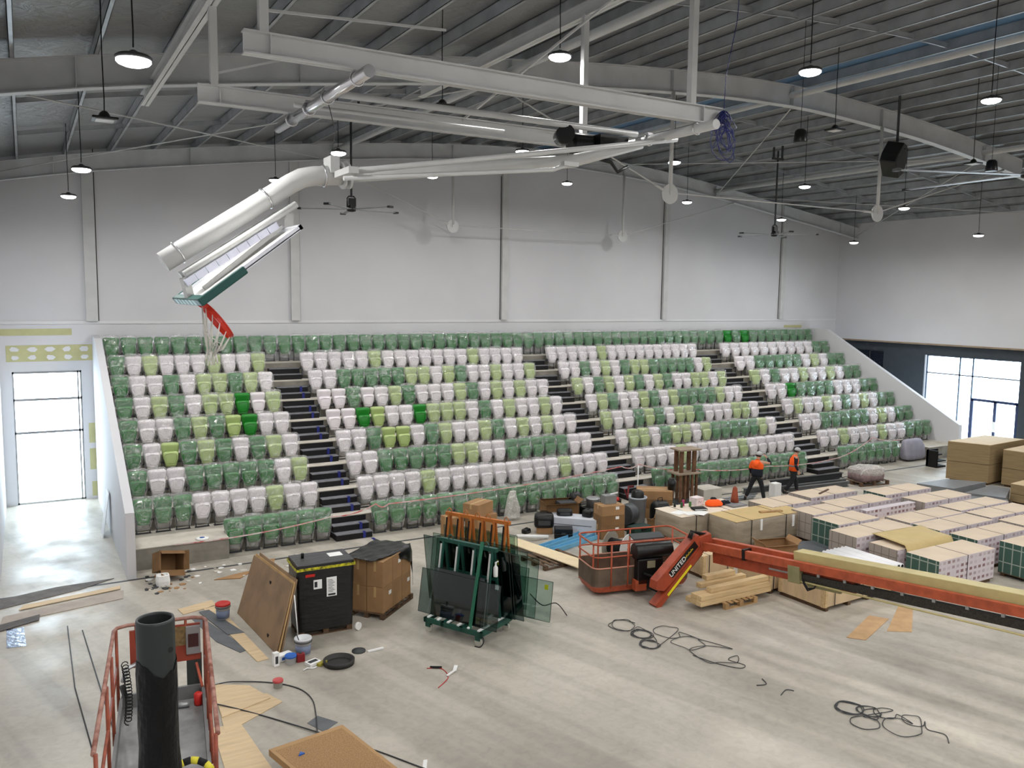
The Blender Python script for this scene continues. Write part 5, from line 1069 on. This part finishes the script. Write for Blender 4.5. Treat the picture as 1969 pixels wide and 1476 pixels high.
b=MB(); b.bar(bp(1.3,-.12,.35),bp(1.62,-.42,.22),.16,.2); b.tube([bp(1.2,-.26,.6),bp(1.5,-.4,.5),bp(1.55,-.45,.3)],.03,8); b.tube([bp(1.6,-.26,.6),bp(1.45,-.42,.62),bp(1.6,-.5,.35)],.025,8); b.build('rotator',blackm,lift)
b=MB(); b.bar(bp(1.15,-.14,.16),bp(1.15,-.14,.42),.2,.3,up=u); b.build('rotator_bracket',orange,lift)
# jib
LO=lift.location
J0=Vector((12.78,14.98,.28))-LO; J1=Vector((14.05,14.98,1.36))-LO; jd=(J1-J0).normalized(); jn=Vector((0,1,0)); ju=jn.cross(jd)*-1
if ju.z<0: ju=-ju
def JP(a_,b_,c): return J0+jd*a_+ju*b_+jn*c
JL=(J1-J0).length
b=MB().extr([JP(.15,-.02,-.13),JP(.5,-.05,-.13),JP(JL,-.02,-.13),JP(JL+.1,.12,-.13),JP(JL,.3,-.13),JP(.15,.34,-.13),JP(0,.2,-.13)],jn*.26); b.build('jib_arm',orust,lift,bevel=.01)
b=MB().bar(JP(-.25,-.16,-.02),JP(JL+.05,-.10,-.02),.26,.16); b.build('lower_link',orust,lift)
MB().bar(JP(-.3,-.27,.06),JP(JL-.1,-.26,.06),.2,.1).build('lower_cylinder',mat('dark_maroon',(88,34,24),.5),lift)
MB().extr([JP(.52,.04,-.134),JP(JL-.12,.04,-.134),JP(JL-.12,.24,-.134),JP(.52,.24,-.134)],jn*-.004).build('name_plate',black,lift)
MB().extr([JP(.15,-.20,-.152),JP(1.1,-.17,-.152),JP(1.1,-.11,-.152),JP(.15,-.13,-.152)],jn*-.004).build('yellow_strip',yellow,lift)
Mx=Matrix(((jd.x,ju.x,-jn.x,0),(jd.y,ju.y,-jn.y,0),(jd.z,ju.z,-jn.z,0),(0,0,0,1)))
T=Matrix.Translation(JP(.80,.14,-.141))@Mx
text('UNITED',.17,paper,lift,T,'lettering_white',.003)
b=MB(); 
for i in range(7): b.bar(JP(1.09+i*.045,.12,-.142),JP(1.12+i*.045,.12+.05*(1 if i%2 else .5),-.142),.008,.02)
b.build('yellow_script',mat('gold_script',(200,170,50),.5),lift)
# knuckle
b=MB(); b.bar(J1+Vector((-.02,0,.02)),J1+Vector((.28,-.1,.10)),.3,.34); b.tube([J1+Vector((.1,-.2,-.1)),J1+Vector((.1,.2,-.1))],.1,14); b.build('knuckle',orust,lift,bevel=.02)
b=MB(); 
for dz in (0,.05,.1): b.tube([JP(JL-.15,.34,dz-.1),JP(JL+.02,.42,dz-.1),J1+Vector((.18,-.1,.22-dz)),J1+Vector((.3,-.25,.0))],.022,6)
b.build('hose',blackm,lift)
E0=J1+Vector((.2,-.1,-.02)); E1=Vector((15.05,6.2,2.15))-LO; ed=(E1-E0).normalized(); en=Vector((1,0,0)); en=(en-ed*en.dot(ed)).normalized(); eu=en.cross(ed); 
if eu.z<0: eu=-eu
def EP(a_,b_,c): return E0+ed*a_+eu*b_+en*c
EL=(E1-E0).length
b=MB(); 
def ebox(b,a0,a1,b0,b1,c0,c1):
    vs=[EP(a_,b_,c) for c in (c0,c1) for b_ in (b0,b1) for a_ in (a0,a1)]; return b.add(vs,[(0,2,3,1),(4,5,7,6),(0,1,5,4),(2,6,7,3),(0,4,6,2),(1,3,7,5)])
ebox(b,.25,4.0,-.42,.02,-.10,.16); b.build('inner_boom',orust,lift,bevel=.01)
ebox(MB(),0,EL,-.13,.06,-.22,-.10).build('front_link',orange,lift,bevel=.008)
ebox(MB(),.1,3.6,-.02,.13,.02,.16).build('rear_link',orange,lift,bevel=.008)
ebox(MB(),2.55,EL,-.10,.24,-.08,.26).build('outer_boom',olive,lift,bevel=.01)
ebox(MB(),2.5,2.8,-.42,-.05,-.24,.0).build('end_bracket',mat('olive_dark',(136,130,92),.5),lift,bevel=.01)
b=MB(); ebox(b,2.8,EL,-.36,-.20,-.16,-.02); 
b.build('cable_track',mat('track_black',(52,48,42),.7,vary=.4,scale=30),lift)
MB().tube([EP(2.75,-.36,-.2),EP(EL,-.46,-.2)],.02,8).build('guide_rod',olive,lift)
ebox(MB(),2.9,3.7,-.47,-.33,-.12,-.05).build('track_plate',mat('olive_dark',(0,0,0)),lift)
b=MB()
for i in range(9): ebox(b,3.2+i*.62,3.26+i*.62,-.20,-.13,-.19,-.15)
b.build('track_clip',galv,lift)
ebox(MB(),1.25,1.33,-.16,.09,-.24,.18).build('hose_clamp',black,lift)
b=MB(); 
for k in range(3): b.tube([EP(2.85,-.30-.03*k,-.2),EP(3.0,-.46-.03*k,-.24),EP(3.15,-.44,-.22),EP(3.2,-.32,-.18)],.016,6)
b.build('hose_loop',blackm,lift)
ebox(MB(),1.9,2.5,-.28,-.24,-.105,-.10).build('silver_strip',galv,lift)
# cable drum behind the basket
t=thing('cable_drum','white-faced cable drum standing behind the boom basket','cable drum',(14.0,18.05,0),.35)
for s in (-1,1): MB().tube([(s*.27,0,.42),(s*.30,0,.42)],.42,32).build('flange',mat('drum_white' if s<0 else 'drum_grey',(206,206,204) if s<0 else (140,134,122),.6,vary=.05),t)
MB().tube([(-.27,0,.42),(.27,0,.42)],.22,24).build('core',blackm,t); MB().tube([(-.301,0,.42),(-.305,0,.42)],.06,14).build('axle_hole',blackm,t)
t.rotation_euler=(0,0,math.radians(111))
# ---- scissor lift in the foreground
SA=math.atan2(-.28,1.02)
SO=Vector((.88,11.5,0)); su=Vector((.99,-.14,0)).normalized(); sv=Vector((-.14,-.99,0)).normalized(); SWd=1.0; SLn=3.2
sl=thing('scissor_lift','orange-railed scissor lift with grey deck, bottom left in the foreground','scissor lift',(SO.x,SO.y,0))
def sp(a_,b_,z): return su*a_+sv*b_+Vector((0,0,z))
def sbx(b,a0,a1,b0,b1,z0,z1):
    vs=[sp(a_,b_,z) for z in (z0,z1) for b_ in (b0,b1) for a_ in (a0,a1)]; return b.add(vs,[(0,2,3,1),(4,5,7,6),(0,1,5,4),(2,6,7,3),(0,4,6,2),(1,3,7,5)])
deckm=mat('scratched_deck',(142,142,142),.5,.2,vary=.25,scale=3); lred=mat('lift_brown_red',(138,66,44),.5,vary=.25,scale=6)
sbx(MB(),0,SWd,0,SLn,1.82,1.9).build('deck',deckm,sl)
b=MB(); sbx(b,-.02,.02,0,SLn,1.9,2.05); sbx(b,SWd-.02,SWd+.02,0,SLn,1.9,2.05); sbx(b,0,SWd,-.02,.02,1.9,2.08); b.build('toe_board',mat('grey_toe',(110,110,110),.5),sl)
b=MB(); sbx(b,.06,.11,.25,SLn-.1,.9,1.8)
sc_=mat('scissor_dark',(60,60,62),.5)
for x in (.12,SWd-.12): 
    for (p,q) in (((.15,.55),(SLn-.15,1.75)),((SLn-.15,.55),(.15,1.75))): MB().bar(sp(x,p[0],p[1]),sp(x,q[0],q[1]),.05,.12).build('scissor_arm',sc_,sl)
sbx(MB(),.0,SWd,.0,SLn,.18,.5).build('chassis',orust,sl,bevel=.02)
for x in (.05,SWd-.05):
    for y in (.3,SLn-.3): MB().tube([sp(x-.06,y,.18),sp(x+.06,y,.18)],.18,20).build('wheel',blackm,sl)
worn=mat('worn_pink_rail',(150,112,100),.5,vary=.35,scale=7,c2=(110,56,40))
rail=[sp(-.05,SLn,3.0),sp(-.05,.12,3.0),sp(-.02,.03,3.0),sp(.10,-.03,3.0),sp(SWd-.10,-.03,3.0),sp(SWd+.02,.03,3.0),sp(SWd+.05,.12,3.0),sp(SWd+.05,SLn,3.0)]
MB().tube(rail,.024,10).build('top_rail',worn,sl)
MB().tube([sp(-.03,SLn,2.5),sp(-.03,.05,2.5)],.018,8).build('mid_rail',lred,sl); MB().tube([sp(SWd+.03,SLn,2.5),sp(SWd+.03,.05,2.5)],.018,8).build('mid_rail',lred,sl)
for x in (-.03,SWd+.03):
    for y in (.05,.95,1.75,SLn): MB().tube([sp(x,y,1.9),sp(x,y,3.0)],.02,8).build('post',lred,sl)
for x in (.2,SWd-.2): MB().tube([sp(x,-.03,2.75),sp(x,-.03,3.0)],.018,8).build('rail_stub',lred,sl)
b=MB(); sbx(b,.12,SWd-.02,-.05,-.02,2.42,2.92); b.build('back_plate',mat('plate_red',(142,58,38),.5,vary=.1),sl)
sbx(MB(),.62,.80,-.02,-.012,2.64,2.90).build('warning_decal',mat('decal_tan',(120,96,60),.6,vary=.3,scale=20),sl)
q=sbx(MB(),.80,.98,-.02,.03,2.52,2.90).build('control_box',mat('grey_control',(128,124,124),.5,vary=.1),sl,bevel=.006); sbx(MB(),.825,.955,.031,.034,2.62,2.8).build('screen',mat('dark_maroon2',(60,26,24),.4),q)
sbx(MB(),.80,.99,-.05,-.03,1.9,2.5).build('post_plate',mat('green_black',(48,54,52),.5),sl)
b=MB().tube([sp(.24,0,1.9),sp(.24,0,2.5)],.02,8); b.build('post',lred,sl)
pts=[]; 
for k in range(150): a_=k*.75; tt=k/150; pts.append(sp(.06+.04*math.cos(a_)+.06*math.sin(tt*2.2),.12+.6*tt,2.55-.5*tt+.04*math.sin(a_)))
MB().tube(pts,.007,5).build('coiled_cord',blackm,sl)
MB().tube([sp(.22,.02,2.5),sp(.08,.05,2.45),sp(.04,.2,2.35)],.03,8).build('grey_sleeve',galv,sl)
MB().bar(sp(.03,.3,2.35),sp(.1,.42,2.15),.05).build('pendant_handle',black,sl)
MB().bar(sp(SWd-.08,.05,2.4),sp(SWd-.02,.35,2.2),.03).build('latch_handle',orust,sl)
o=MB().lathe([(.05,0),(.055,.02),(.055,.15),(.03,.17)],n=14).build('red_bottle',red,loc=tuple(SO+sp(.93,.22,1.901))); tag(o,'small red bottle on the scissor lift deck','bottle')
tag(MB().tube([(0,0,.04),(-.16,.03,.04)],.035,12).build('silver_can',galv,loc=tuple(SO+sp(.82,.25,1.901))),'silver can lying beside the red bottle on the deck','can')
b=MB(); hz=mat('yellow_foam',(206,196,60),.8); HP=[sp(.45,2.98,2.44),sp(.52,2.95,2.5),sp(.59,2.92,2.54),sp(.66,2.9,2.57),sp(.73,2.89,2.59),sp(.80,2.88,2.6),sp(.87,2.9,2.59),sp(.94,2.93,2.56),sp(1.0,2.98,2.5)]
for i in range(8): b.use(hz if i%2 else blackm).tube([HP[i],HP[i+1]],.036,10)
b.build('hazard_foam_bar',None,sl)
# ---- dark pipe close to the viewer
pp=thing('dark_pipe','tall dark green-black pipe partly wrapped in black plastic, close foreground left','pipe',(.383,3.35,0))
b=MB(); n=36; zt=6.06
prof=[(.07,0),(.07,zt-.012),(.068,zt),(.062,zt),(.060,zt-.02),(.060,zt-1.2),(.0605,0)]
pm=mat('dark_pipe_paint',(26,31,31),.5,vary=.15,scale=6)
MB().lathe([(.07,0),(.07,zt-.01),(.068,zt),(.0615,zt),(.060,zt-.01),(.060,zt-.8),(.001,zt-.81)],n=36).build('pipe_tube',pm,pp)
MB().tube([(.046,-.056,5.945),(.042,-.050,5.945)],.011,12).build('bolt_hole',blackm,pp)
rnd=random.Random(5); R=[]
for i,z in enumerate((4.9,5.0,5.1,5.2,5.32,5.44,5.53,5.62,5.70,5.77,5.83,5.88)):
    R.append([( (.0715+.004*rnd.random()+(.006 if i in (4,5) else 0))*math.cos(a_),(.0715+.004*rnd.random()+(.006 if i in (4,5) else 0))*math.sin(a_),z+.03*math.sin(a_*2+1)+rnd.uniform(-.01,.01)) for a_ in [k*2*math.pi/28 for k in range(28)]])
MB().loft(R,smooth=False,cap=False).build('black_plastic_wrap',mat('black_bin_bag',(5,5,6),.5,vary=.3,bump=.4,bscale=30,spec=.2),pp)
# ================================================================ PEOPLE
skinm=mat('skin',(196,150,124),.6,vary=.05); trous=mat('black_trousers',(28,29,32),.85,vary=.15); capm=mat('pale_cap',(186,186,186),.8); boot=mat('dark_boot',(34,30,28),.6)
def skin(name,chains,m,parent,sub=2):
    V=[];E=[];R=[];key={}
    for ch in chains:
        prev=None
        for p in ch:
            k=tuple(round(c,4) for c in p[:3])
            if k not in key: key[k]=len(V); V.append(p[:3]); R.append(p[3])
            i=key[k]
            if prev is not None and prev!=i: E.append((prev,i))
            prev=i
    me=bpy.data.meshes.new(name); me.from_pydata(V,E,[]); o=bpy.data.objects.new(name,me); COL.objects.link(o); o.parent=parent
    md=o.modifiers.new('skin','SKIN'); md.use_smooth_shade=True
    for i,r in enumerate(R): me.skin_vertices[0].data[i].radius=(r,r)
    me.skin_vertices[0].data[0].use_root=True
    s=o.modifiers.new('sub','SUBSURF'); s.levels=s.render_levels=sub; me.materials.append(m); return o
def hand(wr,d,side,palm):
    """chains for a slightly curled hand: wrist point, direction d, thumb side vector, palm normal"""
    wr=Vector(wr); d=Vector(d).normalized(); s=Vector(side).normalized(); p=Vector(palm).normalized(); ch=[]
    pc=wr+d*.05; ch.append([(*wr,.026),(*pc,.030)])
    for k,(o_,L) in enumerate(((.030,.070),(.010,.078),(-.010,.072),(-.028,.056))):
        b0=wr+d*.085+s*o_; m1=b0+d*L*.5+p*.012; e1=b0+d*L*.85+p*.04
        ch.append([(*pc,.030),(*b0,.011),(*m1,.009),(*e1,.008)])
    t0=wr+d*.03+s*.035; ch.append([(*pc,.030),(*t0,.013),(*(t0+d*.035+s*.02+p*.01),.010),(*(t0+d*.06+s*.02+p*.025),.008)])
    return ch
def ring2(p,rx,ry):
    return [(p[0]+rx*math.cos(a_),p[1]+ry*math.sin(a_),p[2]) for a_ in [k*math.pi/10 for k in range(20)]]
def person(lab,loc,rz,J,top,vest,label_extra=None):
    t=thing('person',lab,'person',loc,rz)
    body=[[(*J['pel'],.13),(*J['wst'],.13),(*J['chs'],.155),(*J['nk0'],.07),(*J['nk'],.055),(*J['hd0'],.075),(*J['hd'],.092),(*J['hd1'],.075)]]
    for s in 'LR':
        body.append([(*J['chs'],.155),(*J['sh'+s],.062),(*J['el'+s],.044),(*J['wr'+s],.028)]); body+=hand(J['wr'+s],J['hv'+s],J['ht'+s],J['hp'+s])
        body.append([(*J['pel'],.13),(*J['hp_'+s],.095),(*J['kn'+s],.06),(*J['an'+s],.042),(*J['to'+s],.035)])
    skin('body',body,skinm,t)
    MB().loft([ring2(Vector(J['pel']).lerp(Vector(J['wst']),f_),rx,ry) for f_,rx,ry in ((-.75,.14,.10),(-.4,.185,.125),(0,.185,.13),(.7,.165,.12))]).build('waistband',trous,t)
    skin('trousers',[[(*J['pel'],.155),(*J['hp_'+s],.115),(*Vector(J['hp_'+s]).lerp(Vector(J['kn'+s]),.5),.098),(*J['kn'+s],.08),(*Vector(J['kn'+s]).lerp(Vector(J['an'+s]),.9),.072)] for s in 'LR']+[[(*J['pel'],.155),(*Vector(J['pel']).lerp(Vector(J['wst']),.6),.15)]],trous,t)
    lo,hi=top
    w=Vector(J['wst']); c=Vector(J['chs']); p_=Vector(J['pel'])
    if lo is not hi: MB().loft([ring2(p_.lerp(w,-.15),.205,.145),ring2(p_.lerp(w,.5),.21,.15),ring2(w,.205,.148),ring2(w.lerp(c,.4),.21,.15)]).build('lower_sweater',lo,t)
    k0=Vector(J['nk0']); fr_=w.lerp(c,.36) if not vest else p_.lerp(w,-.1)
    MB().loft([ring2(fr_,.215,.155),ring2(w.lerp(c,.6),.215,.155),ring2(c,.225,.15),ring2(c.lerp(k0,.5),.20,.12),ring2(k0,.10,.09),ring2(k0+Vector((0,.01,.04)),.07,.07)]).build('vest' if vest else 'hoodie',hi,t)
    up_=[]
    slv=[]
    for s in 'LR':
        sh=Vector(J['sh'+s]); el=Vector(J['el'+s]); wr=Vector(J['wr'+s])
        (slv if vest else up_).append([(*c.lerp(sh,.6),.10),(*sh,.085),(*sh.lerp(el,.5),.074),(*el,.066)] )
        slv.append([(*el.lerp(sh,.12),.064),(*el,.064),(*el.lerp(wr,.9),.045)])
    if up_: skin('upper_sleeve',up_,hi,t)
    for sl_ in slv: skin('sleeve',[sl_],navy if (vest or lo is not hi) else hi,t,1)
    h=Vector(J['hd']); fd=Vector(J['face']).normalized(); sd=fd.cross(Vector((0,0,1))).normalized(); upv=sd.cross(fd)
    M=Matrix(((sd.x,fd.x,upv.x,h.x),(sd.y,fd.y,upv.y,h.y),(sd.z,fd.z,upv.z,h.z),(0,0,0,1)))
    b=MB().lathe([(.112,.015),(.116,.05),(.10,.10),(.06,.135),(.005,.148)],n=20,M=M); vs=[M@Vector(q) for q in ((-.08,.09,.03),(.08,.09,.03),(.06,.19,.015),(-.06,.19,.015),(-.08,.09,.045),(.08,.09,.045),(.06,.19,.025),(-.06,.19,.025))]
    b.add(vs,[(0,3,2,1),(4,5,6,7),(0,1,5,4),(2,3,7,6),(0,4,7,3),(1,2,6,5)]); b.build('cap',capm,t)
    b=MB().lathe([(.088,-.05),(.102,-.02),(.104,.02)],n=16,M=M); b.v=[v_ if (Vector(v_)-h).dot(fd)<.05 else tuple(Vector(v_)-fd*.09) for v_ in b.v]; b.build('hair',mat('dark_hair',(44,34,28),.9),t)
    b=MB(); b.loft([[tuple(M@Vector(q)) for q in r_] for r_ in ([( -.012,.085,-.02),(.012,.085,-.02),(.014,.095,-.04),(-.014,.095,-.04)],[(-.010,.09,0),(.010,.09,0),(.012,.112,-.035),(-.012,.112,-.035)])]); b.build('nose',skinm,t)
    for s in (-1,1): MB().lathe([(.001,-.022),(.014,-.01),(.016,.01),(.001,.022)],n=8,M=M@Matrix.Translation((s*.096,0,-.02))).build('ear',skinm,t); MB().lathe([(.001,-.006),(.009,0),(.001,.006)],n=8,M=M@Matrix.Translation((s*.034,.088,-.002))).build('eye',blackm,t)
    MB().bar(M@Vector((-.025,.088,-.065)),M@Vector((.025,.088,-.065)),.008).build('mouth',mat('lips',(150,90,80),.6),t)
    for s in 'LR':
        a_=Vector(J['an'+s]); to=Vector(J['to'+s]); d=(to-a_); d.z=0; d.normalize()
        q=[a_-d*.07,a_+d*.02,a_+d*.12,a_+d*.19]; skin('boot',[[(q[0].x,q[0].y,a_.z-.04,.05),(q[1].x,q[1].y,a_.z-.035,.055),(q[2].x,q[2].y,a_.z-.05,.042),(q[3].x,q[3].y,a_.z-.055,.035)],[(q[1].x,q[1].y,a_.z-.035,.055),(a_.x,a_.y,a_.z+.08,.052)]],boot,t,1)
    return t
# facing +Y locally
J=dict(pel=(0,0,.96),wst=(0,.01,1.12),chs=(0,.02,1.36),nk0=(0,.01,1.50),nk=(.01,.02,1.55),hd0=(.02,.04,1.62),hd=(.03,.05,1.69),hd1=(.03,.05,1.75),face=(.45,.85,-.15),
 shL=(-.19,.02,1.44),elL=(-.27,.05,1.17),wrL=(-.24,.16,.95),hvL=(.1,.3,-1),htL=(.2,1,0),hpL=(1,0,0),
 shR=(.19,.03,1.45),elR=(.44,.14,1.42),wrR=(.26,.22,1.62),hvR=(-.6,-.2,.7),htR=(0,-1,0),hpR=(-1,0,-.5),
 hp_L=(-.1,0,.90),knL=(-.22,.0,.52),anL=(-.36,-.1,.10),toL=(-.42,.06,.04),hp_R=(.1,0,.90),knR=(.20,.04,.5),anR=(.30,-.02,.10),toR=(.34,.16,.04))
p1_=person('person in orange and navy hoodie and pale cap, back turned, hand raised to head',(22.75,21.35,0),math.radians(-62),J,(navy,hv),False)
b=MB().loft([ring(h,-.06+y,.06+y,z,12,2.3) for h,y,z in ((.05,-.175,1.30),(.10,-.185,1.38),(.11,-.15,1.46),(.08,-.08,1.52))]); b.build('hood',hv,p1_)
J=dict(pel=(0,0,.95),wst=(0,.0,1.11),chs=(0,.03,1.35),nk0=(0,.05,1.49),nk=(0,.07,1.54),hd0=(0,.10,1.61),hd=(0,.12,1.67),hd1=(0,.12,1.73),face=(0,1,-.25),
 shL=(-.18,.03,1.43),elL=(-.23,-.08,1.17),wrL=(-.21,.02,.95),hvL=(0,.2,-1),htL=(0,1,0),hpL=(1,0,0),
 shR=(.18,.03,1.43),elR=(.23,.0,1.16),wrR=(.21,.12,.94),hvR=(0,.2,-1),htR=(0,1,0),hpR=(-1,0,0),
 hp_L=(-.09,0,.89),knL=(-.1,.16,.52),anL=(-.1,.22,.10),toL=(-.1,.38,.04),hp_R=(.09,0,.89),knR=(.1,-.08,.5),anR=(.1,-.36,.14),toR=(.1,-.22,.04))
p2_=person('person in an orange hi-vis vest, navy sleeves and pale cap, walking to the right',(24.75,21.45,0),math.radians(-118),J,(hv,hv),True)
b=MB()
for z in (1.12,): 
    ringv=[(.213*math.cos(a_),.153*math.sin(a_)+.008,z) for a_ in [k*2*math.pi/24 for k in range(24)]]; b.tube(ringv,.012,6,closed=True,ry=.03)
b.build('reflective_band',mat('silver_band',(130,130,130),.4,.3),p2_)
